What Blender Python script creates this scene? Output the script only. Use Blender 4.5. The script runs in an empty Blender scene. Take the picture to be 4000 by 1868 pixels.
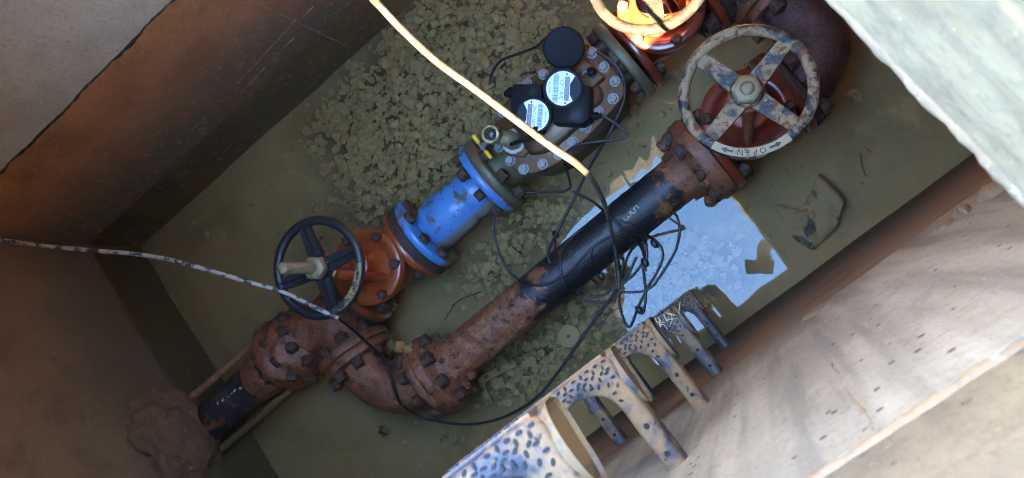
import bpy, bmesh, math, random
import numpy as np
from mathutils import Vector, Matrix, noise as mnoise
random.seed(7); rng = np.random.default_rng(7)
S = bpy.context.scene; COL = S.collection
PI = math.pi; R = math.radians

# ------------------------------------------------------------------ camera, sky, sun, exposure
# x runs along the pipes, y across them, z up; z = 0 is the water; the camera stands over the origin
HC = 1.85; FP = 2800.0
NAD = np.array([925.0, 90.0])
_d = np.array([NAD[0], NAD[1], FP]); _d /= np.linalg.norm(_d)
_v = np.array([-math.cos(R(40)), math.sin(R(40))]); _V = _v * (-FP * FP / (NAD @ _v))
_X = -np.array([_V[0], _V[1], FP]); _X /= np.linalg.norm(_X)
_Z = -_d; _Y = np.cross(_Z, _X); ROT = np.stack([_X, _Y, _Z])
cam = bpy.data.objects.new('camera', bpy.data.cameras.new('camera')); COL.objects.link(cam)
cr, cd, cf = ROT @ (1, 0, 0), ROT @ (0, 1, 0), ROT @ (0, 0, 1)
cam.matrix_world = Matrix(((cr[0], -cd[0], -cf[0], 0), (cr[1], -cd[1], -cf[1], 0), (cr[2], -cd[2], -cf[2], HC), (0, 0, 0, 1)))
cam.data.sensor_width = 36; cam.data.lens = FP / 4000 * 36; cam.data.clip_start = .01; cam.data.clip_end = 400
cam.data.dof.use_dof = True; cam.data.dof.focus_distance = 1.75; cam.data.dof.aperture_fstop = 11
S.camera = cam
SUN = Vector((.50, .43, -1)).normalized()          # the way the light travels
W = bpy.data.worlds.new('World'); S.world = W; W.use_nodes = True
nt = W.node_tree; bg = nt.nodes['Background']
sky = nt.nodes.new('ShaderNodeTexSky'); sky.sky_type = 'NISHITA'; sky.sun_disc = False
sky.sun_elevation = math.asin(-SUN.z); sky.sun_rotation = math.atan2(-SUN.x, -SUN.y)
sky.air_density = 1.0; sky.dust_density = 0.0; sky.ozone_density = 2.0
hs = nt.nodes.new('ShaderNodeHueSaturation'); hs.inputs['Saturation'].default_value = 1.26
nt.links.new(sky.outputs[0], hs.inputs['Color']); nt.links.new(hs.outputs[0], bg.inputs[0]); bg.inputs[1].default_value = .15
sl = bpy.data.lights.new('sun', 'SUN'); sl.energy = 2.5; sl.angle = R(.5); sl.color = (1, .9, .76)
so = bpy.data.objects.new('sun', sl); COL.objects.link(so); so.rotation_euler = SUN.to_track_quat('-Z', 'Y').to_euler()
so.location = (-3, -3, 6)
vs = S.view_settings; vs.view_transform = 'Standard'; vs.look = 'None'; vs.gamma = 1; vs.use_curve_mapping = False
vs.exposure = 6.4
vs.use_white_balance = True; vs.white_balance_temperature = 9200; vs.white_balance_tint = 20
S.cycles.filter_width = 1.0; S.cycles.use_denoising = True; S.cycles.max_bounces = 14; S.cycles.diffuse_bounces = 10
S.cycles.transparent_max_bounces = 12; S.cycles.caustics_reflective = False; S.cycles.sample_clamp_indirect = 8

def P(px, py, z=0.0):                              # photo pixel (4000 wide) -> point at height z
    r = ROT @ np.array([px - 2000, py - 934, FP]); t = (z - HC) / r[2]
    return Vector((r[0] * t, r[1] * t, z))
K = 4000 / 2576
def Q(x, y, z=0.0): return P(x * K, y * K, z)

# ------------------------------------------------------------------ materials
def smooth(nt, x, lo, hi):
    n = nt.nodes.new('ShaderNodeMapRange'); n.interpolation_type = 'SMOOTHSTEP'
    n.inputs['From Min'].default_value = lo; n.inputs['From Max'].default_value = hi
    nt.links.new(x, n.inputs['Value']); return n.outputs[0]
def fac_noise(nt, co, scale, detail=5, rough=.6, dist=0.0, stretch=None):
    if stretch:
        m = nt.nodes.new('ShaderNodeMapping'); m.inputs['Scale'].default_value = stretch
        nt.links.new(co, m.inputs['Vector']); co = m.outputs[0]
    n = nt.nodes.new('ShaderNodeTexNoise'); n.inputs['Scale'].default_value = scale
    n.inputs['Detail'].default_value = detail; n.inputs['Roughness'].default_value = rough
    n.inputs['Distortion'].default_value = dist
    nt.links.new(co, n.inputs['Vector']); return n.outputs[0]
def math_(nt, op, a, b=None, c=None):
    n = nt.nodes.new('ShaderNodeMath'); n.operation = op; n.use_clamp = False
    for i, v in enumerate((a, b, c)):
        if v is None: continue
        if isinstance(v, (int, float)): n.inputs[i].default_value = v
        else: nt.links.new(v, n.inputs[i])
    return n.outputs[0]
def mixc(nt, f, a, b):
    n = nt.nodes.new('ShaderNodeMix'); n.data_type = 'RGBA'
    for s, v in ((n.inputs[0], f), (n.inputs[6], a), (n.inputs[7], b)):
        if isinstance(v, (int, float)): s.default_value = v
        elif isinstance(v, tuple): s.default_value = (*v, 1) if len(v) == 3 else v
        else: nt.links.new(v, s)
    return n.outputs[2]
def mixf(nt, f, a, b):
    n = nt.nodes.new('ShaderNodeMix')
    for s, v in ((n.inputs[0], f), (n.inputs[2], a), (n.inputs[3], b)):
        if isinstance(v, (int, float)): s.default_value = v
        else: nt.links.new(v, s)
    return n.outputs[0]
SILT = (.20, .145, .072)
def M(name, base, rough=.6, metal=0.0, layers=(), bump=.3, bscale=60, silt=True, vary=.25, coat=0.0, wl=.006, spec=.5, xrust=False):
    """layers: (colour, scale, low, high, roughness[, stretch])"""
    m = bpy.data.materials.new(name); m.use_nodes = True; nt = m.node_tree; b = nt.nodes['Principled BSDF']
    g = nt.nodes.new('ShaderNodeNewGeometry'); co = g.outputs['Position']
    n0 = fac_noise(nt, co, 9, 6)
    c = mixc(nt, n0, tuple(x * (1 - vary) for x in base), tuple(min(1, x * (1 + vary)) for x in base)); r = rough
    for i, L in enumerate(layers):
        f = smooth(nt, fac_noise(nt, co, L[1], 7, .65, .3, L[5] if len(L) > 5 else None), L[2], L[3])
        c = mixc(nt, f, c, L[0]); r = mixf(nt, f, r, L[4])
    if xrust:
        s = nt.nodes.new('ShaderNodeSeparateXYZ'); nt.links.new(co, s.inputs[0])
        t_ = math_(nt, 'ADD', smooth(nt, s.outputs[0], -.36, -.66), smooth(nt, s.outputs[0], -.1, .04))
        f = smooth(nt, math_(nt, 'ADD', fac_noise(nt, co, 12, 8, .7), math_(nt, 'MULTIPLY', t_, .34)), .60, .67)
        rc = mixc(nt, smooth(nt, fac_noise(nt, co, 36, 6, .65), .5, .64), RUST, RUSTO); rc = mixc(nt, smooth(nt, fac_noise(nt, co, 70, 5, .65), .54, .64), rc, (.05, .022, .016))
        c = mixc(nt, f, c, rc); r = mixf(nt, f, r, .6)
    if silt:
        s = nt.nodes.new('ShaderNodeSeparateXYZ'); nt.links.new(co, s.inputs[0])
        zz = math_(nt, 'SUBTRACT', s.outputs[2], math_(nt, 'MULTIPLY', math_(nt, 'SUBTRACT', fac_noise(nt, co, 22, 5), .5), .05))
        f = math_(nt, 'MULTIPLY', smooth(nt, zz, wl, wl - .022), .88)
        c = mixc(nt, f, c, SILT); r = mixf(nt, f, r, .9)
    nt.links.new(c, b.inputs['Base Color']); b.inputs['Metallic'].default_value = metal; b.inputs['Specular IOR Level'].default_value = spec
    if isinstance(r, (int, float)): b.inputs['Roughness'].default_value = r
    else: nt.links.new(r, b.inputs['Roughness'])
    if coat: b.inputs['Coat Weight'].default_value = coat; b.inputs['Coat Roughness'].default_value = .12
    if bump:
        bn = nt.nodes.new('ShaderNodeBump'); bn.inputs['Strength'].default_value = bump; bn.inputs['Distance'].default_value = .004
        hh = fac_noise(nt, co, bscale, 6, .65)
        if xrust:
            wv = nt.nodes.new('ShaderNodeTexWave'); wv.inputs['Scale'].default_value = 30; wv.inputs['Distortion'].default_value = .6; nt.links.new(co, wv.inputs['Vector']); hh = math_(nt, 'ADD', hh, math_(nt, 'MULTIPLY', wv.outputs[1], .12))
        nt.links.new(hh, bn.inputs['Height']); nt.links.new(bn.outputs[0], b.inputs['Normal'])
    return m
RUST = (.25, .07, .028); RUSTO = (.36, .13, .04); MUDTAN = (.38, .23, .11)
m_rust = M('rusted iron', RUST, .5, 0, [((.07, .03, .02), 30, .5, .66, .42), (RUSTO, 38, .58, .68, .8), ((.06, .025, .018), 110, .54, .64, .35), ((.30, .17, .11), 120, .64, .7, .4)], 1, 60, vary=.5)
m_rustd = M('dark rusted iron', (.05, .02, .013), .7, 0, [((.018, .011, .01), 22, .5, .66, .6), ((.15, .05, .02), 40, .62, .74, .9)], .9, 90, vary=.4)
m_nut = M('corroded nut', (.085, .032, .018), .7, 0, [((.024, .013, .01), 90, .5, .66, .55), ((.22, .09, .04), 120, .62, .72, .8)], 1, 170, vary=.4)
m_red = M('wet red oxide paint', (.22, .028, .012), .28, 0, [((.10, .02, .012), 14, .5, .7, .3), ((.13, .055, .035), 60, .66, .76, .5)], .25, 45, wl=-.004, coat=.5)
m_orange = M('orange red primer paint', (.33, .055, .016), .36, 0, [((.19, .035, .014), 12, .52, .7, .4), ((.16, .07, .04), 50, .66, .8, .7)], .2, 50, coat=.3)
m_orange_sun = M('orange paint darkened for sun', (.055, .007, .001), .4, 0, [((.04, .005, .001), 26, .56, .7, .5), ((.06, .02, .012), 40, .62, .7, .7)], .25, 50, silt=False)  # yoke orange made very dark to offset the direct sun on it
m_blue = M('blue enamel paint', (.004, .19, .43), .42, 0, [((.006, .12, .28), 10, .5, .75, .4), ((.10, .08, .05), 20, .54, .64, .8), ((.12, .06, .025), 60, .62, .67, .8), ((.02, .1, .2), 90, .6, .68, .6)], .2, 40, wl=.043, coat=.1)
m_black = M('black bitumen coat', (.011, .011, .012), .4, 0, [((.03, .03, .033), 70, .6, .7, .5)], .6, 95, xrust=True)
m_blackend = m_black
m_wheelB = M('chipped black enamel', (.012, .012, .013), .42, 0, [(MUDTAN, 30, .66, .7, .9), ((.1, .03, .015), 40, .64, .68, .8)], .35, 120, silt=False)
m_wheelT = M('mud stained rusty enamel', (.016, .016, .017), .36, 0, [((.34, .19, .095), 17, .45, .53, .9), ((.15, .048, .02), 34, .53, .6, .8), ((.42, .28, .16), 60, .6, .66, .9), ((.02, .015, .012), 90, .62, .67, .6)], .7, 130, silt=False)
m_wheel_sun = M('worn enamel darkened for sun', (.012, .011, .010), .6, 0, [((.05, .033, .016), 18, .45, .6, .8), ((.03, .008, .003), 36, .56, .64, .8)], .5, 130, silt=False, spec=.12)  # enamel colour lowered to counter the sun that falls on this wheel
m_brassmud = M('muddy bronze', (.24, .17, .085), .55, .3, [((.36, .25, .14), 30, .5, .66, .8), ((.09, .06, .03), 60, .62, .72, .7)], .4, 120, silt=False)
m_brassring = M('worn brass', (.34, .22, .10), .4, .4, [((.16, .1, .05), 60, .55, .66, .6)], .2, 120, silt=False)
m_bronze = M('cast bronze', (.16, .075, .032), .5, .45, [((.30, .19, .14), 11, .5, .68, .6), ((.09, .045, .022), 30, .56, .7, .6)], .5, 190, silt=True, wl=.0)
m_bronzes = M('smooth bronze', (.11, .05, .022), .4, .4, [((.17, .085, .045), 14, .5, .7, .5)], .15, 60, silt=False)
m_bronzeg = M('tarnished bronze', (.12, .105, .055), .5, .3, [((.16, .085, .03), 18, .52, .68, .6), ((.10, .12, .09), 30, .58, .7, .5)], .3, 70, wl=.0)
m_steel = M('galvanised bolt', (.27, .26, .25), .45, .5, [((.16, .12, .09), 140, .52, .64, .6)], .4, 320, silt=False)
m_plastic = M('black moulded plastic', (.010, .010, .011), .25, 0, [((.05, .045, .035), 60, .66, .76, .7)], .1, 60, silt=False, vary=.1, spec=.05)
m_plastic2 = M('scuffed black plastic', (.016, .016, .017), .38, 0, [((.25, .22, .17), 130, .7, .74, .8)], .2, 120, silt=False, spec=.1)
m_dial = M('white dial', (.72, .76, .8), .35, 0, (), 0, silt=False, vary=.04)
m_lcd = M('grey green display', (.19, .36, .24), .25, 0, (), 0, silt=False, vary=.05)
m_ink = M('black print', (.01, .02, .012), .5, 0, (), 0, silt=False)
m_inkb = M('blue print', (.03, .13, .42), .5, 0, (), 0, silt=False)
m_solar = M('dark window print', (.10, .045, .035), .35, 0, [((.2, .12, .1), 160, .56, .62, .4)], 0, silt=False)
m_yellow = M('yellow vinyl', (.72, .4, .015), .4, 0, [((.4, .22, .05), 90, .66, .76, .7)], .1, 80, silt=False)
m_teflon = M('white thread tape', (.5, .48, .43), .6, 0, [((.2, .15, .1), 90, .6, .7, .7)], .4, 140, silt=False)
m_wire = M('black wire jacket', (.012, .012, .013), .42, 0, [((.13, .1, .075), 60, .66, .72, .9)], .15, 100, silt=False)
m_cable_sun = M('mud caked cable darkened for sun', (.030, .0205, .0105), .85, 0, [((.026, .011, .003), 30, .5, .58, .9), ((.010, .009, .008), 55, .58, .64, .6)], .4, 140, silt=False)  # sunlit length of the cable, its colour cut down against the sun
m_cable2 = M('half clean cable', (.4, .34, .26), .7, 0, [((.03, .03, .035), 40, .48, .56, .5), ((.5, .34, .2), 30, .6, .68, .9)], .4, 140, silt=False)
m_cable_shade = M('grimy cable shaded length', (.2, .14, .085), .8, 0, [((.02, .018, .016), 60, .5, .58, .6)], .4, 140, silt=False)  # shaded length of the same cable, kept in a lighter colour
m_step = M('black step plastic under dried mud', (.02, .022, .03), .38, 0, [((.16, .095, .048), 16, .42, .54, .85), ((.12, .075, .04), 50, .54, .66, .85), ((.03, .028, .026), 90, .6, .66, .6)], .25, 140, silt=False, spec=.3)
m_stepg = M('weathered step plastic', (.03, .032, .038), .5, 0, [((.14, .1, .055), 24, .46, .62, .85), ((.2, .14, .08), 70, .62, .7, .9)], .3, 140, silt=False)
m_lug = M('muddy step end', (.13, .078, .03), .75, 0, [((.02, .02, .022), 22, .5, .58, .5)], .3, 120, silt=False)
m_stud = M('black stud', (.013, .013, .014), .65, 0, [((.12, .08, .045), 90, .56, .66, .8)], .1, 120, silt=False, spec=.15)
m_rod = M('rusty rod', (.26, .11, .052), .8, 0, [((.36, .2, .11), 40, .5, .66, .9)], 1, 160)
m_mortar = M('red mortar', (.17, .085, .045), .95, 0, [((.16, .085, .05), 14, .48, .66, .95), ((.4, .24, .13), 60, .6, .7, .95)], .8, 60, silt=False)
m_tanmud = M('dried tan mortar', (.21, .155, .095), .95, 0, [((.12, .085, .05), 60, .62, .7, .95)], .8, 90, silt=False)
m_straw = M('dry straw', (.6, .48, .3), .8, 0, (), 0, silt=False)
m_leaf = M('dead leaf', (.18, .1, .04), .8, 0, (), 0, silt=False)
m_stone = M('silted crushed stone', (.37, .25, .13), .8, 0, [((.21, .148, .085), 30, .5, .7, .85), ((.43, .295, .145), 16, .52, .66, .85), ((.2, .165, .11), 55, .56, .64, .8)], .2, 130, silt=False, vary=.3)
m_mudfl = M('soft mud', (.34, .225, .12), .95, 0, [((.25, .17, .095), 3, .45, .65, .95), ((.40, .26, .12), 6, .55, .7, .95), ((.12, .1, .07), 70, .7, .75, .9)], .25, 50, silt=False, vary=.15)
m_sheet = M('silted plastic sheet', (.29, .195, .105), .7, 0, [((.05, .06, .065), 18, .56, .62, .5)], .3, 30, silt=False)
m_under = M('silted metal', (.38, .27, .145), .8, 0, [((.28, .2, .12), 20, .5, .7, .8)], .2, 60, silt=False)
m_alu = M('aluminium tread plate', (.72, .70, .66), .6, .15, [((.55, .5, .42), 9, .5, .7, .6)], .1, 40, silt=False)
m_label = M('white vinyl label', (.8, .8, .78), .5, 0, (), 0, silt=False)
m_redprint = M('red print', (.55, .04, .03), .5, 0, (), 0, silt=False)
m_earth = M('dry earth', (.28, .2, .13), .95, 0, [((.2, .15, .1), 4, .45, .65, .95), ((.12, .13, .06), 9, .56, .66, .95)], .6, 20, silt=False)

def wall_mat(name, lo_dark, lo_mid, lo_top, up_col, up2, jz, streak=0.0, pits=0.0, lo_h=(.02, .3, .5), joint_mix=True, band=0.0):
    """bare concrete: stains that rise from the water, a paler upper ring, drip streaks, blow holes"""
    m = bpy.data.materials.new(name); m.use_nodes = True; nt = m.node_tree; b = nt.nodes['Principled BSDF']
    g = nt.nodes.new('ShaderNodeNewGeometry'); co = g.outputs['Position']
    s = nt.nodes.new('ShaderNodeSeparateXYZ'); nt.links.new(co, s.inputs[0]); z = s.outputs[2]
    mp = nt.nodes.new('ShaderNodeMapping'); mp.inputs['Scale'].default_value = (1.5, 1, 1.3); nt.links.new(co, mp.inputs['Vector'])
    nz = math_(nt, 'MULTIPLY', math_(nt, 'SUBTRACT', fac_noise(nt, co, 4, 6), .5), .3)
    zz = math_(nt, 'ADD', z, nz)
    c = mixc(nt, smooth(nt, zz, lo_h[0], lo_h[1]), lo_dark, lo_mid)
    c = mixc(nt, smooth(nt, zz, lo_h[1], lo_h[2]), c, lo_top)
    mott = fac_noise(nt, co, 7, 7, .65)
    c = mixc(nt, math_(nt, 'MULTIPLY', smooth(nt, mott, .42, .66), .6), c, tuple(x * .55 for x in lo_mid))
    up = mixc(nt, smooth(nt, fac_noise(nt, co, 5, 7, .6), .4, .62), up_col, up2)
    up = mixc(nt, math_(nt, 'MULTIPLY', smooth(nt, fac_noise(nt, co, 60, 5, .7), .5, .75), .35), up, tuple(x * .5 for x in up2))
    if joint_mix: up = mixc(nt, smooth(nt, zz, jz + .22, jz - .02), up, tuple((a + .6 * b_) / 1.7 for a, b_ in zip(lo_top, up2)))
    if streak:
        st = fac_noise(nt, co, 24, 5, .6, 0, (1, 1, .06))
        up = mixc(nt, math_(nt, 'MULTIPLY', smooth(nt, st, .47, .58), streak), up, tuple(x * .58 for x in up_col))
        st2 = fac_noise(nt, co, 9, 4, .55, 0, (1, 1, .07))
        up = mixc(nt, math_(nt, 'MULTIPLY', smooth(nt, st2, .52, .7), streak * .8), up, tuple(min(1, x * 1.5) for x in up_col))
    if band:
        up = mixc(nt, math_(nt, 'MULTIPLY', smooth(nt, fac_noise(nt, co, 14, 5, .6, .3, (1, .22, 1.6)), .44, .6), band), up, up2)
        up = mixc(nt, math_(nt, 'MULTIPLY', smooth(nt, fac_noise(nt, co, 26, 5, .6, .3, (1, .3, 1.5)), .6, .7), band), up, (.2, .135, .06))
    c = mixc(nt, smooth(nt, z, jz - .004, jz + .004), c, up)
    gr_ = fac_noise(nt, co, 110, 4, .75); c = mixc(nt, math_(nt, 'MULTIPLY', smooth(nt, gr_, .52, .72), .32), c, (.035, .025, .017)); c = mixc(nt, math_(nt, 'MULTIPLY', smooth(nt, fac_noise(nt, co, 38, 6, .7), .54, .7), .4), c, tuple(min(.7, x * 1.45) for x in lo_mid) if not streak else tuple(x * .55 for x in up_col))
    c = mixc(nt, math_(nt, 'MULTIPLY', smooth(nt, fac_noise(nt, co, 170, 2, .6), .68, .74), .55), c, tuple(min(.8, x * 1.7) for x in up_col))
    r = .9
    hgt = math_(nt, 'MULTIPLY', fac_noise(nt, co, 45, 7, .7), .6)
    if pits:
        v = nt.nodes.new('ShaderNodeTexVoronoi'); v.inputs['Scale'].default_value = 30; v.inputs['Randomness'].default_value = 1
        nt.links.new(mp.outputs[0], v.inputs['Vector'])
        gate = smooth(nt, fac_noise(nt, co, 30, 2), .44, .5)
        p = math_(nt, 'MULTIPLY', smooth(nt, v.outputs[0], .14, .1), gate)
        c = mixc(nt, math_(nt, 'MULTIPLY', p, pits), c, (.05, .038, .026)); hgt = math_(nt, 'SUBTRACT', hgt, math_(nt, 'MULTIPLY', p, 1.5))
    # lime scratches along the wall
    sc = fac_noise(nt, co, 30, 3, .6, 0, (.08, .08, 1.2))
    c = mixc(nt, math_(nt, 'MULTIPLY', math_(nt, 'MULTIPLY', smooth(nt, sc, .66, .7), smooth(nt, fac_noise(nt, co, 8, 3), .54, .62)), .5), c, (.36, .29, .2))
    nt.links.new(c, b.inputs['Base Color']); b.inputs['Roughness'].default_value = r
    bn = nt.nodes.new('ShaderNodeBump'); bn.inputs['Strength'].default_value = .8; bn.inputs['Distance'].default_value = .008
    nt.links.new(hgt, bn.inputs['Height']); nt.links.new(bn.outputs[0], b.inputs['Normal'])
    return m
m_wallA = wall_mat('stained concrete far wall', (.11, .082, .05), (.44, .175, .07), (.58, .215, .07), (.62, .52, .38), (.5, .41, .3), .50, .0, 0, (.05, .40, .5), joint_mix=False)
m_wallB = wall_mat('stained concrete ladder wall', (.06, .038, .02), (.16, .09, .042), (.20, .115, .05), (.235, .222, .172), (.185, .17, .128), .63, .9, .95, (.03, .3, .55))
m_wallC = wall_mat('damp concrete end wall', (.13, .095, .058), (.27, .165, .085), (.34, .19, .09), (.36, .23, .12), (.28, .2, .12), .75, .1, 0, (.05, .45, .7))
m_slab = wall_mat('weathered slab concrete', (.3, .25, .2), (.3, .25, .2), (.3, .25, .2), (.40, .37, .32), (.30, .265, .21), 1.0, .0, .5)

# water: clear and still, a little suspended silt
m_water = bpy.data.materials.new('pit water'); m_water.use_nodes = True; nt = m_water.node_tree
for n in list(nt.nodes): nt.nodes.remove(n)
out = nt.nodes.new('ShaderNodeOutputMaterial'); tr = nt.nodes.new('ShaderNodeBsdfTransparent'); gl = nt.nodes.new('ShaderNodeBsdfGlossy'); df = nt.nodes.new('ShaderNodeBsdfDiffuse')
tr.inputs[0].default_value = (.97, .91, .79, 1); gl.inputs['Roughness'].default_value = .0; gl.inputs[0].default_value = (1, 1, 1, 1)
df.inputs[0].default_value = (.16, .13, .08, 1)
m1 = nt.nodes.new('ShaderNodeMixShader'); m2 = nt.nodes.new('ShaderNodeMixShader'); fr = nt.nodes.new('ShaderNodeFresnel'); fr.inputs[0].default_value = 1.34
m1.inputs[0].default_value = .03
g = nt.nodes.new('ShaderNodeNewGeometry'); co = g.outputs['Position']
bn = nt.nodes.new('ShaderNodeBump'); bn.inputs['Strength'].default_value = .35; bn.inputs['Distance'].default_value = .004
nt.links.new(fac_noise(nt, co, 5.5, 1.5, .4), bn.inputs['Height'])
for n in (fr, gl): nt.links.new(bn.outputs[0], n.inputs['Normal'])
nt.links.new(tr.outputs[0], m1.inputs[1]); nt.links.new(df.outputs[0], m1.inputs[2])
nt.links.new(fr.outputs[0], m2.inputs[0]); nt.links.new(m1.outputs[0], m2.inputs[1]); nt.links.new(gl.outputs[0], m2.inputs[2])
nt.links.new(m2.outputs[0], out.inputs[0])

# ------------------------------------------------------------------ mesh helpers
ORG = {}
def frame(axis):
    a = Vector(axis).normalized(); u = a.orthogonal().normalized()
    if abs(a.z) < .9: u = Vector((0, 0, 1)) - a * a.z; u.normalize()
    return u, a.cross(u), a
class MB:
    def __init__(s): s.v = []; s.f = []
    def add(s, vs, fs):
        o = len(s.v); s.v += [Vector(p) for p in vs]; s.f += [tuple(i + o for i in q) for q in fs]; return s
    def box(s, a, b):
        (x0, y0, z0), (x1, y1, z1) = a, b
        return s.add([(x0, y0, z0), (x1, y0, z0), (x1, y1, z0), (x0, y1, z0), (x0, y0, z1), (x1, y0, z1), (x1, y1, z1), (x0, y1, z1)],
                     [(3, 2, 1, 0), (4, 5, 6, 7), (0, 1, 5, 4), (1, 2, 6, 5), (2, 3, 7, 6), (3, 0, 4, 7)])
    def lathe(s, c, axis, prof, n=32, cap=True, rot=0):
        """prof: (distance along axis, radius)"""
        u, w, a = frame(axis); c = Vector(c); vs = []
        for (t, r) in prof:
            for i in range(n):
                k = 2 * PI * i / n + rot; vs.append(c + a * t + u * (r * math.cos(k)) + w * (r * math.sin(k)))
        fs = []
        for j in range(len(prof) - 1):
            for i in range(n):
                i2 = (i + 1) % n; fs.append((j * n + i, j * n + i2, (j + 1) * n + i2, (j + 1) * n + i))
        if cap: fs.append(tuple(range(n - 1, -1, -1))); m = (len(prof) - 1) * n; fs.append(tuple(range(m, m + n)))
        return s.add(vs, fs)
    def tube(s, pts, r, n=10, cap=True, closed=False):
        pts = [Vector(p) for p in pts]; N = len(pts); vs = []; fs = []; u = None
        rr = r if isinstance(r, (list, tuple)) else [r] * N
        for i, p in enumerate(pts):
            t = (pts[(i + 1) % N] - pts[i - 1]) if closed else (pts[min(i + 1, N - 1)] - pts[max(i - 1, 0)])
            t.normalize()
            if u is None: u = frame(t)[0]
            u = (u - t * u.dot(t)).normalized(); w = t.cross(u)
            for k in range(n): q = 2 * PI * k / n; vs.append(p + (u * math.cos(q) + w * math.sin(q)) * rr[i])
        for i in range(N if closed else N - 1):
            j = (i + 1) % N
            for k in range(n): k2 = (k + 1) % n; fs.append((i * n + k, i * n + k2, j * n + k2, j * n + k))
        if cap and not closed: fs.append(tuple(range(n - 1, -1, -1))); m = (N - 1) * n; fs.append(tuple(range(m, m + n)))
        return s.add(vs, fs)
    def torus(s, c, Rr, r, axis=(0, 0, 1), n=64, k=14):
        u, w, a = frame(axis); c = Vector(c)
        return s.tube([c + u * (Rr * math.cos(2 * PI * i / n)) + w * (Rr * math.sin(2 * PI * i / n)) for i in range(n)], r, k, closed=True)
    def prism(s, poly, z0, z1, bev=0.0):
        poly = [(p[0], p[1]) for p in poly]; n = len(poly)
        if sum(poly[i][0] * poly[(i + 1) % n][1] - poly[(i + 1) % n][0] * poly[i][1] for i in range(n)) < 0: poly = poly[::-1]
        rings = [(poly, z0)]
        if bev:
            ins = []
            for i in range(n):
                a, b, c_ = Vector(poly[i - 1]), Vector(poly[i]), Vector(poly[(i + 1) % n])
                e = ((b - a).normalized() + (c_ - b).normalized()); e = e.normalized() if e.length > 1e-6 else (b - a).normalized()
                ins.append(b + Vector((-e.y, e.x)) * bev)
            rings += [(poly, z1 - bev), (ins, z1)]
        else: rings += [(poly, z1)]
        vs = [(p[0], p[1], z) for rg, z in rings for p in rg]; fs = [tuple(range(n - 1, -1, -1)), tuple(range((len(rings) - 1) * n, len(rings) * n))]
        for j in range(len(rings) - 1):
            for i in range(n): i2 = (i + 1) % n; fs.append((j * n + i, j * n + i2, (j + 1) * n + i2, (j + 1) * n + i))
        return s.add(vs, fs)
    def blob(s, c, r, sub=2, amp=.25, sc=1.0, squash=(1, 1, 1)):
        bm = bmesh.new(); bmesh.ops.create_icosphere(bm, subdivisions=sub, radius=1); c = Vector(c); o = Vector((random.random() * 50,) * 3)
        vs = [c + Vector((v.co.x * squash[0], v.co.y * squash[1], v.co.z * squash[2])) * r * (1 + amp * mnoise.noise(v.co * 2.2 * sc + o)) for v in bm.verts]
        fs = [tuple(v.index for v in f.verts) for f in bm.faces]; bm.free(); return s.add(vs, fs)
    def rough(s, amp, scale, env=None):
        me = s.mesh('tmp'); nn = [v.normal.copy() for v in me.vertices]; bpy.data.meshes.remove(me)
        for i, p in enumerate(s.v):
            a = amp * (env(p) if env else 1)
            h = mnoise.fractal(p * scale, 1, 2, 4) * .8 + max(0, mnoise.noise(p * scale * 2.3)) * .8
            s.v[i] = p + nn[i] * (a * h)
        return s
    def mesh(s, name, o=Vector((0, 0, 0))):
        me = bpy.data.meshes.new(name); me.from_pydata([tuple(p - o) for p in s.v], [], s.f); me.update(); return me
    def build(s, name, mat, parent=None, sm=True, loc=None, ang=52):
        o = ORG[parent.name] if parent else Vector(loc if loc else (0, 0, 0))
        me = s.mesh(name, o); me.materials.append(mat)
        if sm:
            me.polygons.foreach_set('use_smooth', [True] * len(me.polygons)); me.set_sharp_from_angle(angle=R(ang))
        ob = bpy.data.objects.new(name, me); COL.objects.link(ob); ORG[ob.name] = o
        if parent: ob.parent = parent
        else: ob.location = o
        return ob
def tag(o, label=None, cat=None, group=None, kind=None):
    for k, v in (('label', label), ('category', cat), ('group', group), ('kind', kind)):
        if v: o[k] = v
    return o
def thing(name, label, cat, loc, group=None):
    o = bpy.data.objects.new(name, None); COL.objects.link(o); o.location = loc; o.empty_display_size = .05
    ORG[o.name] = Vector(loc); return tag(o, label, cat, group)
def place(mesh, name, parent, pos, axis=(0, 0, 1), spin=0.0, scale=1.0):
    """a further copy of a shared mesh as a part"""
    ob = bpy.data.objects.new(name, mesh); COL.objects.link(ob); ob.parent = parent; o = ORG[parent.name]; ORG[ob.name] = o
    q = Vector((0, 0, 1)).rotation_difference(Vector(axis).normalized()).to_matrix() @ Matrix.Rotation(spin, 3, 'Z')
    ob.matrix_local = Matrix.Translation(Vector(pos) - o) @ q.to_4x4() @ Matrix.Scale(scale, 4); return ob
def spline(pts, n=8):
    p = [Vector(q) for q in pts]; p = [p[0] * 2 - p[1]] + p + [p[-1] * 2 - p[-2]]; out = []
    for i in range(1, len(p) - 2):
        for k in range(n):
            t = k / n; a, b, c, d = p[i - 1], p[i], p[i + 1], p[i + 2]
            out.append(.5 * ((2 * b) + (c - a) * t + (2 * a - 5 * b + 4 * c - d) * t * t + (3 * b - a - 3 * c + d) * t ** 3))
    out.append(p[-2]); return out
def text_mesh(body, size, depth):
    cu = bpy.data.curves.new('lettering', 'FONT'); cu.body = body; cu.size = size; cu.extrude = depth; cu.align_x = 'CENTER'; cu.align_y = 'CENTER'; cu.resolution_u = 2
    t = bpy.data.objects.new('lettering', cu); COL.objects.link(t); dg = bpy.context.evaluated_depsgraph_get(); dg.update()
    me = bpy.data.meshes.new_from_object(t.evaluated_get(dg)); bpy.data.objects.remove(t); bpy.data.curves.remove(cu)
    vs = [v.co.copy() for v in me.vertices]; fs = [tuple(p.vertices) for p in me.polygons]; bpy.data.meshes.remove(me); return vs, fs
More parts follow.
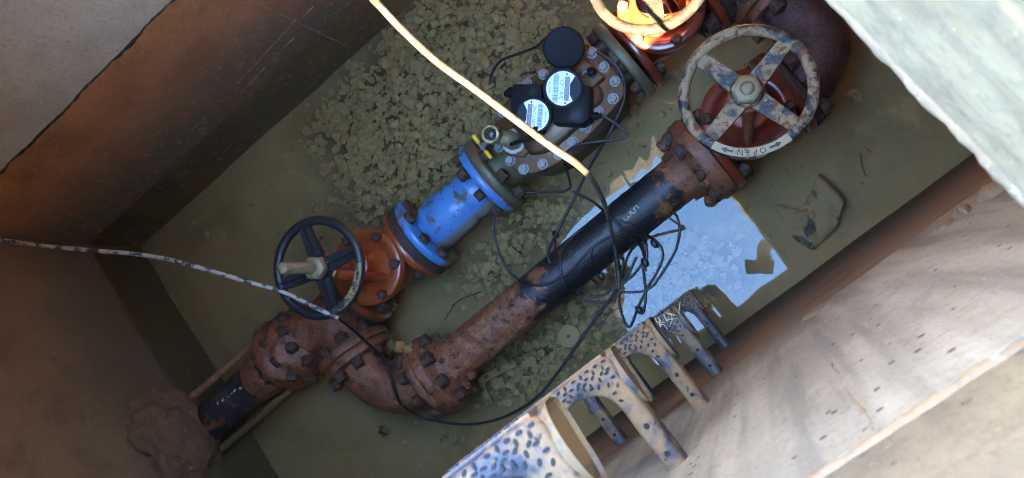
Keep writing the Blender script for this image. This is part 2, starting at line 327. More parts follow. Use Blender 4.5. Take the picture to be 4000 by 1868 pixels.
def lettering(name, body, size, pos, right, up, mat, parent, depth=.0006, sx=1.0):
    r = Vector(right).normalized(); u = Vector(up); u = (u - r * u.dot(r)).normalized(); n = r.cross(u); vs, fs = text_mesh(body, size, depth)
    return MB().add([Vector(pos) + r * v.x * sx + u * v.y + n * v.z for v in vs], fs).build(name, mat, parent, sm=False)

def hexbolt(r=.0095, h=.008):
    b = MB(); b.lathe((0, 0, 0), (0, 0, 1), [(0, r * 1.28), (.0016, r * 1.28), (.0018, r * 1.24)], 18)
    b.lathe((0, 0, .0018), (0, 0, 1), [(0, r), (h * .8, r), (h, r * .86)], 6); b.lathe((0, 0, .0018 + h), (0, 0, 1), [(0, r * .5), (.0006, r * .45)], 12); return b
me_hex = hexbolt().mesh('bolt'); me_hex.materials.append(m_steel)
def rustnut(seed, r=.017, h=.022):
    b = MB(); bm = bmesh.new(); bmesh.ops.create_icosphere(bm, subdivisions=3, radius=1); o = Vector((seed * 3.1, seed * 1.7, 0)); vs = []
    for v in bm.verts:
        c = v.co; a = math.atan2(c.y, c.x); hx = math.cos(PI / 6) / math.cos((a % (PI / 3)) - PI / 6)
        rr = r * hx * min(1.0, math.hypot(c.x, c.y) * 1.45) / max(1e-6, math.hypot(c.x, c.y))
        p = Vector((c.x * rr, c.y * rr, max(-.35, min(.75, c.z)) * h)); vs.append(p * (1 + .3 * mnoise.noise(c * 2.9 + o)))
    b.add(vs, [tuple(v.index for v in f.verts) for f in bm.faces]); bm.free()
    me = b.mesh('bolt'); me.materials.append(m_nut); me.polygons.foreach_set('use_smooth', [True] * len(me.polygons)); return me
NUTS = [rustnut(i) for i in range(4)]
def joint_bolts(parent, c, axis, rad, half, n=8, ph=PI / 8, scale=1.0, zmin=-.13):
    u, w, a = frame(axis); c = Vector(c)
    for i in range(n):
        k = ph + 2 * PI * i / n; d = u * (rad * math.cos(k)) + w * (rad * math.sin(k))
        if (c + d).z < zmin: continue
        for s in (-1, 1):
            place(random.choice(NUTS), 'bolt', parent, c + d + a * (s * half), a * s, random.random() * 2, scale * random.uniform(.9, 1.12))
def flange(x0, x1, c, axis, r=.114, n=48):
    b = .003; return MB().lathe(c, axis, [(x0, .05), (x0, r - b), (x0 + b, r), (x1 - b, r), (x1, r - b), (x1, .05)], n)

# ------------------------------------------------------------------ the chamber
FZ = -.22
XC, XD = -1.63, 1.25; YB = -.119
def yA(x): return 1.292 + (x + .35) * (1.354 - 1.292) / (-1.63 + .35)
TOPZ, SLZ = 1.40, 1.68
HX0, HX1, HY0, HY1 = -.65, .131, -.120, .65          # the opening
def wall(name, a, b, zj, thick, mat, label, joff=.008, ztop=TOPZ, nx=60, seed=0):
    """lower and upper ring of one wall; a->b run along its inner face, thickness away from the room"""
    a = Vector((*a, 0)); b = Vector((*b, 0)); t = (b - a); L = t.length; t.normalize(); nrm = Vector((-t.y, t.x, 0))   # inward
    root = thing(name, label, 'wall', (*((a + b) / 2).xy, FZ - .03))
    def face(lo, hi, off, name, jag=0, nz=14):
        m = MB(); vs = []; fs = []
        for i in range(nx + 1):
            x = L * i / nx; p = a + t * x
            j = jag * (mnoise.fractal(Vector((x * 7, seed, 0)), 1, 2, 4) * .02 + mnoise.noise(Vector((x * 40, seed, 3))) * .004)
            for k in range(nz + 1):
                z = lo + (hi - lo) * k / nz + (j if (k == 0 and jag > 0) or (k == nz and jag < 0) else 0) * (1 if jag > 0 else -1)
                h = mnoise.fractal(Vector((x * 5, z * 5, seed)), 1, 2, 3) * .0025
                vs.append(p + nrm * (off + h) + Vector((0, 0, z)))
        q = nz + 1
        for i in range(nx):
            for k in range(nz): fs.append((i * q + k, (i + 1) * q + k, (i + 1) * q + k + 1, i * q + k + 1))
        m0 = len(vs); back = [p_ - nrm * (thick + off) for p_ in (vs[0], vs[nz], vs[nx * q], vs[nx * q + nz])]
        for p_, z in zip(back, (lo, hi, lo, hi)): p_.z = z
        vs += back
        fs += [(m0 + 1, m0 + 3, m0 + 2, m0)]                                                  # rear
        fs += [tuple([m0] + [i * q for i in range(nx, -1, -1)][::-1] + [m0 + 2])[::-1]]       # underside
        fs += [tuple([m0 + 1] + [i * q + nz for i in range(nx + 1)] + [m0 + 3])]
        fs += [tuple([m0] + list(range(0, nz + 1)) + [m0 + 1])[::-1] if False else tuple([m0, *range(0, nz + 1), m0 + 1]), tuple([m0 + 3, *[nx * q + k for k in range(nz, -1, -1)], m0 + 2])]
        m.add(vs, fs); return m.build(name, mat, root, ang=50)
    face(FZ - .03, zj - .005, 0, 'lower_ring', -.25)
    face(zj + .001, ztop, joff, 'upper_ring', .8)
    g = MB(); g.box((0, 0, 0), (1, 1, 1)); g.v = [a + t * (L * v.x) - nrm * (.02 + .01 * v.y) + Vector((0, 0, zj - .012 + .02 * v.z)) for v in g.v]
    g.build('joint_sealant', m_ink, root)
    return root
wA = wall('far_wall', (XD, yA(XD)), (XC, yA(XC)), .50, .15, m_wallA, 'brown stained concrete wall with a pale upper ring, beyond the gravel', .012, seed=1)
wB = wall('ladder_wall', (XC, YB), (XD, YB), .63, .15, m_wallB, 'pale streaked concrete wall that carries the black ladder steps', .002, ztop=TOPZ - .002, seed=2)
wC = wall('end_wall', (XC, yA(XC)), (XC, YB), .75, .15, m_wallC, 'dark damp concrete wall where the pipe leaves through red mortar', .002, seed=3)
wD = wall('hidden_wall', (XD, YB), (XD, yA(XD)), .63, .15, m_wallA, 'concrete end wall under the sunlit slab edge, beyond the rusty elbow', .002, seed=4)
tp = [Vector((x, yA(x) - .012 - .003 * abs(mnoise.noise(Vector((x * 30, 4, 0)))), .499 + .012 * mnoise.fractal(Vector((x * 9, 1, 7)), 1, 2, 4))) for x in np.linspace(XC + .01, .4, 160)]
MB().tube(tp, [.0022 + .006 * max(0, mnoise.noise(Vector((p.x * 16, 2, 9))) + .15) for p in tp], 7).rough(.004, 80).build('joint_tar', M('black joint tar', (.035, .028, .022), .8, 0, [((.3, .2, .11), 30, .56, .64, .9)], .6, 80, silt=False), wA)
def PA(px, py):
    r = ROT @ np.array([px - 2000, py - 934, FP]); m_ = (1.354 - 1.292) / (-1.63 + .35); t = (1.292 + m_ * .35 - .002) / (r[1] - m_ * r[0]); return Vector((r[0] * t, r[1] * t, HC + r[2] * t))
m_lime = M('lime drip', (.42, .32, .2), .9, 0, [((.15, .1, .06), 90, .5, .56, .9)], 0, silt=False)
for a_, b_ in (((925, 328), (1160, 75)), ((935, 368), (1150, 145)), ((1180, 70), (1225, 25)), ((93, 649), (280, 668)), ((750, 510), (800, 455)), ((1010, 15), (1367, 186)), ((870, 600), (905, 565))):
    q = [PA(a_[0] + (b_[0] - a_[0]) * t + 3 * mnoise.noise(Vector((t * 9, a_[0], 0))), a_[1] + (b_[1] - a_[1]) * t) for t in np.linspace(0, 1, 40)]
    MB().tube(q, [.0007 + .0022 * max(0, mnoise.noise(p * 45)) for p in q], 5).build('lime_line', m_lime, wA)
# wall B: mortar squeezed out of the joint, vertical crack filled with tan mortar
def PB(px, py, off=0.0):                             # photo pixel -> point on the ladder wall
    r = ROT @ np.array([px - 2000, py - 934, FP]); t = (YB + off) / r[1]; return Vector((r[0] * t, YB + off, HC + r[2] * t))
def patch(pts, th, nm):
    q = [PB(*p) for p in pts]; c = sum(q, Vector()) / len(q); ring2 = spline(q + [q[0]], 4)[:-1]; vs = [c + Vector((0, th, 0))]; fs = []; n = len(ring2)
    for k, f in ((.5, .9), (.85, .55), (1, -.4)):
        for p in ring2: vs.append(c + (p - c) * f_(k, p) + Vector((0, th * f * (1 + .5 * mnoise.noise(p * 60)), 0)))
    for i in range(n): fs.append((0, 1 + i, 1 + (i + 1) % n))
    for j in range(2):
        for i in range(n): fs.append((1 + j * n + i, 1 + (j + 1) * n + i, 1 + (j + 1) * n + (i + 1) % n, 1 + j * n + (i + 1) % n))
    MB().add(vs, fs).build(nm, m_tanmud, wB)
f_ = lambda k, p: k * (1 + .12 * mnoise.noise(p * 70))
patch([(3822, 800), (3832, 765), (3880, 725), (3975, 683), (3990, 700), (3930, 745), (3870, 785)], .012, 'mortar_patch')
patch([(3722, 862), (3735, 832), (3775, 806), (3800, 812), (3790, 838), (3755, 852)], .012, 'mortar_patch')
patch([(3640, 925), (3660, 895), (3720, 862), (3730, 870), (3690, 905)], .006, 'mortar_patch')
patch([(3130, 1260), (3150, 1230), (3225, 1178), (3235, 1186), (3180, 1240)], .004, 'mortar_patch')
cp_ = [PB(3138 + (3460 - 3138) * t + 6 * math.sin(t * 19), 1270 + (1745 - 1270) * t, .001) for t in np.linspace(0, .9, 60)]
MB().tube(cp_, [.0011 + .0011 * abs(mnoise.noise(p * 40)) for p in cp_], 6).rough(.0016, 120).build('mortar_seam', m_tanmud, wB)
random.seed(7)
# roof slab with the opening
def ring(x0, x1, y0, y1, hx0, hx1, hy0, hy1, z0, z1, n=1):
    o = [(x0, y0), (x1, y0), (x1, y1), (x0, y1)]; i = [(hx0, hy0), (hx1, hy0), (hx1, hy1), (hx0, hy1)]
    m = MB(); vs = [(*p, z) for z in (z0, z1) for q in (o, i) for p in q]; fs = []
    for k in range(4):
        k2 = (k + 1) % 4
        fs += [(k2, k, 4 + k, 4 + k2), (8 + k, 8 + k2, 12 + k2, 12 + k), (k, k2, 8 + k2, 8 + k), (4 + k2, 4 + k, 12 + k, 12 + k2)]
    return m.add(vs, fs)
b = ring(XC - .15, XD + .15, YB - .15, 1.45, HX0 - .0115, HX1 + .0115, HY0 - .0115, HY1 + .0115, TOPZ, SLZ)
sl_ = b.build('roof_slab', m_slab, None, sm=False, loc=(0, .6, TOPZ)); tag(sl_, 'sunlit concrete slab edge around the opening, blurred in the foreground', 'slab')
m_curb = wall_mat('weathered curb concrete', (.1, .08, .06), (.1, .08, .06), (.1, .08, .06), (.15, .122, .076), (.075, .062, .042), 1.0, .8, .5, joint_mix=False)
m_curb_painted_sun = wall_mat('curb concrete painted sunlit', (.3, .2, .1), (.3, .2, .1), (.3, .2, .1), (.25, .2, .115), (.125, .1, .06), 1.0, .0, .5, joint_mix=False, band=.85)  # paler copy of the curb concrete, sunshine put into its colour
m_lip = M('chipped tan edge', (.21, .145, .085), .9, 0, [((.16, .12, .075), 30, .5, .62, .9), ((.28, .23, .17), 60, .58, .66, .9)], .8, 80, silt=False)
for a_, b_, mt_ in (((HX1, HY0 - .0113, TOPZ - .003), (HX1 + .0113, HY1 + .0113, SLZ + .003), m_curb_painted_sun), ((HX0 - .0113, HY0 - .0113, TOPZ - .003), (HX1 - .0002, HY0, SLZ + .003), m_curb),
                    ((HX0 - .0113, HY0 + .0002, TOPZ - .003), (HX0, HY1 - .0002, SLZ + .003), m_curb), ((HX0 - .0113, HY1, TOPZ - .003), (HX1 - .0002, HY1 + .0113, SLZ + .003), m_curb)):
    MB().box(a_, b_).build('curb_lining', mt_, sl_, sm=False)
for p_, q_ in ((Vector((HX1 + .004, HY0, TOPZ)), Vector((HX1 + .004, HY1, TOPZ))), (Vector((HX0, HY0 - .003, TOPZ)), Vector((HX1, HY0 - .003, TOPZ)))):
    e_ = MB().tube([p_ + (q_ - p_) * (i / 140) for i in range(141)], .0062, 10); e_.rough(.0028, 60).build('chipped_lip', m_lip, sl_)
bv = sl_.modifiers.new('bevel', 'BEVEL'); bv.width = .008; bv.segments = 3
gr = ring(-60, 60, -60, 60, XC - .15, XD + .15, YB - .15, 1.45, SLZ - .2, SLZ - .02).build('ground', m_earth, None, sm=False); tag(gr, kind='structure')

# floor of soft mud
def floor_h(x, y):
    return FZ + .012 * mnoise.fractal(Vector((x * 3, y * 3, 5)), 1, 2, 4) + .01 * mnoise.noise(Vector((x * 1.3, y * 1.3, 1)))
nx, ny = 190, 100; vs = []; fs = []
for i in range(nx + 1):
    for j in range(ny + 1):
        x = XC - .02 + (XD - XC + .04) * i / nx; y = YB - .02 + (1.38 - YB + .02) * j / ny; vs.append((x, y, floor_h(x, y)))
for i in range(nx):
    for j in range(ny): a = i * (ny + 1) + j; fs.append((a, a + ny + 1, a + ny + 2, a + 1))
FLV, FLF = vs, fs
# gravel
def inpoly(x, y, poly):
    c = False; n = len(poly)
    for i in range(n):
        (x0, y0), (x1, y1) = poly[i - 1], poly[i]
        if (y0 > y) != (y1 > y) and x < (x1 - x0) * (y - y0) / (y1 - y0) + x0: c = not c
    return c
G = [[(990, -20), (1520, -20), (1400, 90), (1520, 200), (1270, 420), (1190, 520), (1060, 480), (960, 560), (860, 560), (840, 430), (740, 330), (860, 180), (960, 60)],
     [(1170, 640), (1320, 460), (1500, 480), (1400, 600), (1240, 770), (1150, 740)],
     [(1390, 770), (1640, 600), (1850, 560), (1880, 700), (1700, 760), (1560, 830), (1330, 1010), (1190, 1000), (1230, 880)]]
G = [[tuple(Q(*p, -.2).xy) for p in g] for g in G]
G2 = [[(620, 470), (760, 330), (900, 560), (900, 640), (760, 600)], [(1080, 1010), (1330, 1000), (1180, 1110), (1000, 1120), (960, 1060)], [(1500, 250), (1700, 250), (1500, 560), (1400, 560)]]
G2 = [[tuple(Q(*p, -.2).xy) for p in g] for g in G2]
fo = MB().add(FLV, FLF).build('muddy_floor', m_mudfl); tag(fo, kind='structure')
JIT = [(0, 0), (.05, .02), (-.04, .04), (.02, -.05), (-.05, -.03), (.08, -.04), (-.08, .05), (.03, .09)]
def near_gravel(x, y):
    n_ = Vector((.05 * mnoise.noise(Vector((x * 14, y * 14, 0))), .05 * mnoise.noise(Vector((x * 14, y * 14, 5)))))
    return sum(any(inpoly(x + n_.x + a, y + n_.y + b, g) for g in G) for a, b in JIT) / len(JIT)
at = fo.data.attributes.new('grit_shade', 'FLOAT', 'POINT'); at.data.foreach_set('value', [near_gravel(p[0], p[1]) for p in FLV])
nt = m_mudfl.node_tree; b_ = nt.nodes['Principled BSDF']; l_ = b_.inputs['Base Color'].links[0].from_socket; an = nt.nodes.new('ShaderNodeAttribute'); an.attribute_name = 'grit_shade'
nt.links.new(mixc(nt, math_(nt, 'MULTIPLY', an.outputs['Fac'], .9), l_, (.07, .05, .03)), b_.inputs['Base Color'])  # dark grit colour under the gravel also paints the shade between stones
shapes = []
for k in range(24):
    bm = bmesh.new()
    for _ in range(13):
        v = Vector((random.gauss(0, 1), random.gauss(0, 1), random.gauss(0, 1))).normalized(); bm.verts.new((v.x * random.uniform(.75, 1.15), v.y * random.uniform(.6, .95), v.z * random.uniform(.42, .7)))
    r_ = bmesh.ops.convex_hull(bm, input=bm.verts[:]); bmesh.ops.delete(bm, geom=list({e for e in r_['geom_unused'] + r_['geom_interior'] if isinstance(e, bmesh.types.BMVert)}), context='VERTS')
    bm.verts.index_update(); shapes.append((np.array([v.co[:] for v in bm.verts]), [tuple(v.index for v in f.verts) for f in bm.faces])); bm.free()
AV = []; AF = []; no = 0; cnt = 0
def stone(x, y, r, dz):
    global no
    sv, sf = random.choice(shapes); a = random.random() * 6.28; t = random.gauss(0, .25); ca, sa, ct, st_ = math.cos(a), math.sin(a), math.cos(t), math.sin(t)
    m = np.array([[ca, -sa, 0], [sa, ca, 0], [0, 0, 1]]) @ np.array([[ct, 0, st_], [0, 1, 0], [-st_, 0, ct]])
    AV.append(sv @ m.T * r + (x, y, floor_h(x, y) + dz)); AF.extend(tuple(i + no for i in f) for f in sf); no += len(sv)
x_lo, x_hi, y_lo, y_hi = -1.45, .55, -.08, 1.3
for _ in range(int((x_hi - x_lo) * (y_hi - y_lo) * 8200)):
    x = random.uniform(x_lo, x_hi); y = random.uniform(y_lo, y_hi)
    if y > yA(x) - .02: continue
    d = near_gravel(x, y); d = d * d if d < .99 else 1.0
    if any(inpoly(x, y, g) for g in G2): d = max(d, .05)
    if random.random() > max(d, .0025): continue
    stone(x, y, random.choice([.007, .009, .0105, .012, .0135, .015, .018, .022]) * random.uniform(.85, 1.2), random.uniform(-.008, .028) * (.3 + .7 * d) - .004 * (1 - d))
gm = bpy.data.meshes.new('gravel'); gm.from_pydata(np.concatenate(AV).tolist(), [], AF); gm.materials.append(m_stone)
go = bpy.data.objects.new('gravel', gm); COL.objects.link(go); tag(go, 'silted crushed stone lying under the clear water', 'gravel', kind='stuff')
# water sheet with a few ripples between the two big valves
def wave(x, y):
    c = P(2650, 560); d = math.hypot(x - c.x - .16, y - c.y + .1); k = math.exp(-((x - c.x) ** 2 + (y - c.y) ** 2) / .012)
    return .00022 * k * 1.7 * math.sin(d * 150) + .0005 * mnoise.noise(Vector((x * 3, y * 3, 2)))
nx, ny = 300, 170; vs = []; fs = []
for i in range(nx + 1):
    for j in range(ny + 1):
        x = XC - .03 + (XD - XC + .06) * i / nx; y = YB - .03 + (1.4 - YB + .03) * j / ny; vs.append((x, y, wave(x, y)))
for i in range(nx):
    for j in range(ny): a = i * (ny + 1) + j; fs.append((a, a + ny + 1, a + ny + 2, a + 1))
wo = MB().add(vs, fs).build('water', m_water); tag(wo, kind='structure'); wo.data.set_sharp_from_angle(angle=PI)

# ------------------------------------------------------------------ pipework
Y1, Y2 = .60, .268
def gate_valve(x, y, label, mat, mrust, wheel_mat, wr, spoke0, text_dir, stem_top, yoke_mat, ridge, zc=0.0, far_rust=True, near_rust=False, wz=.35, tee=False):
    t = thing('gate_valve', label, 'gate valve', (x, y, zc), 'flanged gate valves with handwheels')
    MB().lathe((x, y, zc), (1, 0, 0), [(-.094, .056), (-.075, .058), (-.05, .07), (0, .078), (.05, .07), (.075, .058), (.094, .056)], 36).rough(.002, 40).build('body', mat, t)
    MB().lathe((x, y, zc), (0, 0, 1), [(0, .07), (.05, .074), (.084, .08), (.09, .098)], 36).build('body_neck', mat, t)
    for s in (-1, 1): flange(-.011, .011, (x + s * .104, y, zc), (1, 0, 0)).rough(.0008, 60).build('end_flange', mat, t)
    MB().lathe((x, y, zc), (0, 0, 1), [(.088, .07), (.088, .1), (.091, .1035), (.104, .1035), (.1055, .101), (.1055, .07)], 56).build('body_flange', mat, t)
    # bonnet: flat rim, shallow well, dome that narrows to the packing box
    bn = MB().lathe((x, y, zc), (0, 0, 1), [(.106, .06), (.106, .1), (.109, .105), (.121, .105), (.124, .102), (.1245, .079), (.121, .075), (.118, .069), (.127, .058), (.142, .045), (.16, .036), (.178, .033), (.182, .033)], 56)
    bn.build('bonnet', mat, t)
    for sgn in (-1, 1):                                           # webs that carry the yoke arms
        a = R(spoke0 + 40) + (0 if sgn > 0 else PI); d = Vector((math.cos(a), math.sin(a), 0)); c = Vector((x, y, zc))
        MB().tube(spline([c + d * .062 + Vector((0, 0, .115)), c + d * .056 + Vector((0, 0, .16)), c + d * .046 + Vector((0, 0, .22)), c + d * .036 + Vector((0, 0, .29)), c + d * .02 + Vector((0, 0, .325))]), .0125, 10).build('yoke_arm', yoke_mat, t)
        MB().lathe(c + d * .04 + Vector((0, 0, .183)), (0, 0, 1), [(0, .009), (.03, .009)], 6).build('gland_bolt', mrust, t)
    MB().lathe((x, y, zc), (0, 0, 1), [(.182, .046), (.186, .05), (.196, .05), (.2, .045), (.201, .026), (.225, .022)], 28).build('gland', yoke_mat, t)
    MB().lathe((x, y, zc), (0, 0, 1), [(.306, .03), (.312, .038), (.33, .038), (.336, .03)], 28).build('yoke_cap', yoke_mat, t)
    for i in range(6):
        k = R(spoke0 + 14 + 60 * i); place(random.choice(NUTS), 'bonnet_bolt', t, (x + .0905 * math.cos(k), y + .0905 * math.sin(k), zc + .126), (0, 0, 1), random.random(), .82)
    # stem
    st = MB(); zz = zc + .2; pr = []
    while zz < stem_top - .006: pr += [(zz, .0115), (zz + .0022, .0138), (zz + .0042, .0138), (zz + .006, .0115)]; zz += .0064
    pr += [(stem_top - .004, .0125), (stem_top, .009)]; st.lathe((x, y, 0), (0, 0, 1), pr, 18).build('stem', m_brassmud, t)
    # handwheel
    w = MB(); n = 72; rim = []
    for i in range(n): k = 2 * PI * i / n; rim.append(Vector((x + wr * math.cos(k), y + wr * math.sin(k), wz)))
    w.tube(rim, .0118, 14, closed=True); w.v = [Vector((p.x, p.y, wz + (p.z - wz) * .92)) for p in w.v]
    hw = w.build('handwheel', wheel_mat, t)
    for i in range(4):
        k = R(spoke0 + 90 * i); d = Vector((math.cos(k), math.sin(k), 0)); e = Vector((-d.y, d.x, 0)); c = Vector((x, y, wz)); sp = MB()
        vs = []
        for (rr, hw_, z0, z1) in ((.024, .019, -.022, -.002), (.07, .0165, -.012, 0), (wr - .006, .0145, -.006, .005)):
            for (a, z) in ((-hw_, z0), (hw_, z0), (hw_, z1), (-hw_, z1)): vs.append(c + d * rr + e * a + Vector((0, 0, z)))
        fs = [(0, 1, 2, 3), (11, 10, 9, 8)] + [(j * 4 + q, j * 4 + 4 + q, j * 4 + 4 + (q + 1) % 4, j * 4 + (q + 1) % 4) for j in range(2) for q in range(4)]
        sp.add(vs, fs)
        if ridge: sp.add([c + d * rr + e * a + Vector((0, 0, z)) for rr, z0 in ((.03, -.002), (wr - .008, .004)) for (a, z) in ((-.004, z0 - .004), (.004, z0 - .004), (.002, z0 + .011), (-.002, z0 + .011))], [(0, 1, 2, 3), (7, 6, 5, 4)] + [(q, 4 + q, 4 + (q + 1) % 4, (q + 1) % 4) for q in range(4)])
        sp.build('spoke', wheel_mat, hw, sm=False)
    MB().lathe((x, y, wz), (0, 0, 1), [(-.03, .028), (-.024, .033), (.004, .033), (.008, .03)], 28).build('hub', wheel_mat, hw)
    MB().lathe((x, y, wz), (0, 0, 1), [(.008, .0305), (.022, .0305), (.026, .027), (.028, .019)], 6, rot=R(spoke0 + 20)).build('hub_nut', m_brassmud, hw)
    # raised plate and the word on the rim, read from outside
    kt = text_dir; arc = .62
    def band(r0, r1, z, a0, a1, n=18):
        m = MB(); vs = []
        for i in range(n + 1):
            k = a0 + (a1 - a0) * i / n
            for r_, z_ in ((r0, z - .004), (r0, z), (r1, z), (r1, z - .004)): vs.append((x + r_ * math.cos(k), y + r_ * math.sin(k), z_))
        fs = [(0, 1, 2, 3), tuple(n * 4 + q for q in (3, 2, 1, 0))] + [(i * 4 + q, i * 4 + (q + 1) % 4, i * 4 + 4 + (q + 1) % 4, i * 4 + 4 + q) for i in range(n) for q in range(4)]
        return m.add(vs, fs)
    band(wr - .0085, wr + .0085, wz + .0118, kt - arc, kt + arc).build('word_plate', M('worn rim face', (.42, .28, .15), .8, 0, [((.2, .1, .05), 34, .58, .66, .8)], .3, 120, silt=False) if wheel_mat is not m_wheelB else M('tan rim face', (.26, .15, .07), .8, 0, [((.015, .015, .015), 30, .46, .52, .5)], .3, 120, silt=False), hw)
    L = MB()
    for i, ch in enumerate('OPEN'):
        k = kt + (1.5 - i) * .115; ra = Vector((math.cos(k), math.sin(k), 0)); ri = Vector((ra.y, -ra.x, 0)); v_, f_ = text_mesh(ch, .0165, .0008)
        L.add([Vector((x, y, wz + .0122)) + ra * wr + ri * q.x + ra * q.y + Vector((0, 0, q.z)) for q in v_], f_)
    for s in (-1, 1):                                            # an arrow either side of the word
        pts = []
        for i in range(9):
            k = kt + s * (.28 + .024 * i); pts.append(k)
        for i in range(8):
            h0 = .0022 if i < 5 else .0052 - .0016 * (i - 5); h1 = .0022 if i < 4 else .0052 - .0016 * (i - 4)
            q = [(pts[i], -h0), (pts[i], h0), (pts[i + 1], h1), (pts[i + 1], -h1)]
            tp = [Vector((x + (wr + h) * math.cos(k), y + (wr + h) * math.sin(k), wz + .013)) for k, h in q]; bt = [p - Vector((0, 0, .0012)) for p in tp]
            L.add(tp + bt, [(0, 1, 2, 3), (7, 6, 5, 4)] + [(j, 4 + j, 4 + (j + 1) % 4, (j + 1) % 4) for j in range(4)])
    L.build('word_open_with_arrows', m_ink, hw, sm=False)
    return t
def dir_from(px, py, z, x, y): p = P(px, py, z); return math.atan2(p.y - y, p.x - x)
x1 = -.785; x3, x2 = .211, .225
v1 = gate_valve(x1, Y1, 'orange red gate valve with a black handwheel and a long threaded stem standing up', m_orange, m_nut, m_wheelB, .115, math.degrees(dir_from(1185, 875, .35, x1, Y1)), dir_from(1365, 1135, .36, x1, Y1), .495, m_orange, True)
v3 = gate_valve(x3, Y2, 'dark red gate valve with a tan and rust stained handwheel, on the black pipe', m_red, m_nut, m_wheelT, .124, math.degrees(dir_from(3060, 180, .35, x3, Y2)), dir_from(2935, 585, .36, x3, Y2), .386, m_orange, False)
v2 = gate_valve(x2, Y1, 'red gate valve with a sunlit worn handwheel at the top edge of the photo', m_red, m_nut, m_wheel_sun, .122, math.degrees(dir_from(2570, 90, .34, x2, Y1)), dir_from(2500, -330, .36, x2, Y1), .40, m_orange_sun, False, wz=.34)
lettering('cast_mark', 'E3', .018, P(1505, 965, .1255), P(1520, 1000, .1255) - P(1500, 950, .1255), P(1530, 950, .1255) - P(1500, 965, .1255), m_orange, v1)
lettering('cast_mark', 'CI', .022, P(2850, 510, .1255), P(2880, 530, .1255) - P(2850, 510, .1255), P(2870, 480, .1255) - P(2850, 510, .1255), m_red, v3)

# line 1: tee at the wall - valve - blue strainer - meter - valve
AX = (1, 0, 0)
strainer = thing('pipe_coupling', 'bright blue painted pipe coupling between the orange valve and the bronze meter', 'coupling', (-.51, Y1, -.02))
zc = -.012
MB().lathe((0, Y1, zc), AX, [(-.62, .062), (-.61, .066), (-.6, .0715), (-.59, .074), (-.56, .075), (-.52, .075), (-.498, .0745), (-.49, .0715), (-.484, .068), (-.478, .067), (-.472, .069), (-.46, .0725), (-.44, .0725), (-.425, .069), (-.412, .063), (-.395, .058)], 56).rough(.0012, 30).build('barrel', m_blue, strainer)
for x in (-.633, -.392): flange(-.0115, .0115, (x, Y1, 0), AX).rough(.0008, 60).build('end_flange', m_blue, strainer)
joint_bolts(strainer, (-.657, Y1, 0), AX, .094, .036)
MB().lathe((0, Y1, 0), AX, [(-.6695, .07), (-.6695, .1165), (-.6445, .1165), (-.6445, .07)], 48).build('gasket', m_rustd, strainer)
meter = thing('water_meter', 'bronze water meter with two white dials and a ring of steel bolts', 'water meter', (-.14, Y1, 0))
for x in (-.366, .087): flange(-.013, .013, (x, Y1, 0), AX, .115).rough(.0008, 60).build('end_flange', m_bronzeg, meter)
MB().lathe((0, Y1, 0), AX, [(-.3805, .06), (-.3805, .1135), (-.3792, .1135), (-.3792, .06)], 48).build('gasket', m_redprint, meter)
joint_bolts(meter, (-.38, Y1, 0), AX, .094, .036, ph=PI / 8 + .1)
joint_bolts(meter, (.1, Y1, 0), AX, .094, .035, ph=PI / 8)
MB().lathe((0, Y1, 0), AX, [(-.355, .066), (-.31, .068), (-.28, .085), (-.2, .1), (-.05, .1), (0, .085), (.04, .068), (.075, .066)], 40).build('casing', m_bronzeg, meter)
def Zc(x, y, z): return P(1800 + x * .5322, 80 + y * .5322, z)          # coordinates read off the meter close-up
cz = .1
outl = [(930, 165), (985, 200), (1090, 320), (1185, 440), (1205, 500), (1195, 560), (1110, 660), (1020, 760), (940, 845), (860, 920), (720, 1040), (600, 1105), (520, 1125), (450, 1128), (385, 1095), (320, 1000), (260, 860), (235, 780), (255, 700), (310, 620), (390, 520), (480, 440), (620, 350), (760, 250), (860, 180)]
cp = [Zc(*p, cz) for p in outl]
MB().prism([p.xy for p in cp], .074, cz, .003).build('cover_flange', m_bronze, meter)
cen = sum(cp, Vector()) / len(cp)
MB().prism([(cen + (p - cen) * 1.0).xy for p in cp], .045, .0725, .002).build('casing_flange', m_bronzeg, meter)
MB().prism([(cen + (p - cen) * .9).xy for p in cp], -.09, .044).build('casing_bowl', m_bronzeg, meter)
MB().prism([(cen + (p - cen) * .70).xy for p in cp], cz + .0003, cz + .016, .01).build('cover_dome', m_bronzes, meter)
MB().prism([Zc(*p, cz).xy for p in ((1065, 430), (955, 535), (820, 405), (925, 300))], cz + .0006, cz + .021, .003).build('cover_boss', m_bronze, meter)
MB().prism([Zc(*p, cz).xy for p in ((340, 990), (470, 1010), (520, 940), (420, 820), (340, 900))], cz + .0009, cz + .012, .003).build('cover_boss', m_bronze, meter)
for p in [(962, 238), (1050, 342), (1132, 448), (1118, 575), (1007, 668), (918, 785), (824, 897), (718, 986), (601, 1055), (462, 1091), (365, 1028), (281, 932), (304, 672), (487, 465), (607, 397)]:
    place(me_hex, 'bolt', meter, Zc(*p, cz), (random.uniform(-.04, .04), random.uniform(-.04, .04), 1), random.random() * 2, random.uniform(1.12, 1.22))
pp = Zc(965, 385, cz + .02)
MB().lathe(pp, (0, 0, 1), [(0, .013), (.004, .013), (.005, .009), (.022, .009), (.024, .006)], 16).build('test_plug', m_plastic, meter)
MB().tube(spline([pp + Vector((-.004, .006, .006)), pp + Vector((-.014, .012, .012)), pp + Vector((-.02, .006, .008))]), .0035, 8).build('seal_tag', m_steel, meter)
u_t = Zc(1120, 570, cz) - Zc(1000, 640, cz)
lettering('cast_name', 'NEPTUNE', .017, Zc(1062, 566, cz + .0003), Zc(1000, 620, cz) - Zc(1130, 510, cz), Zc(1000, 500, cz) - Zc(1062, 566, cz), m_bronzes, meter, .0012)
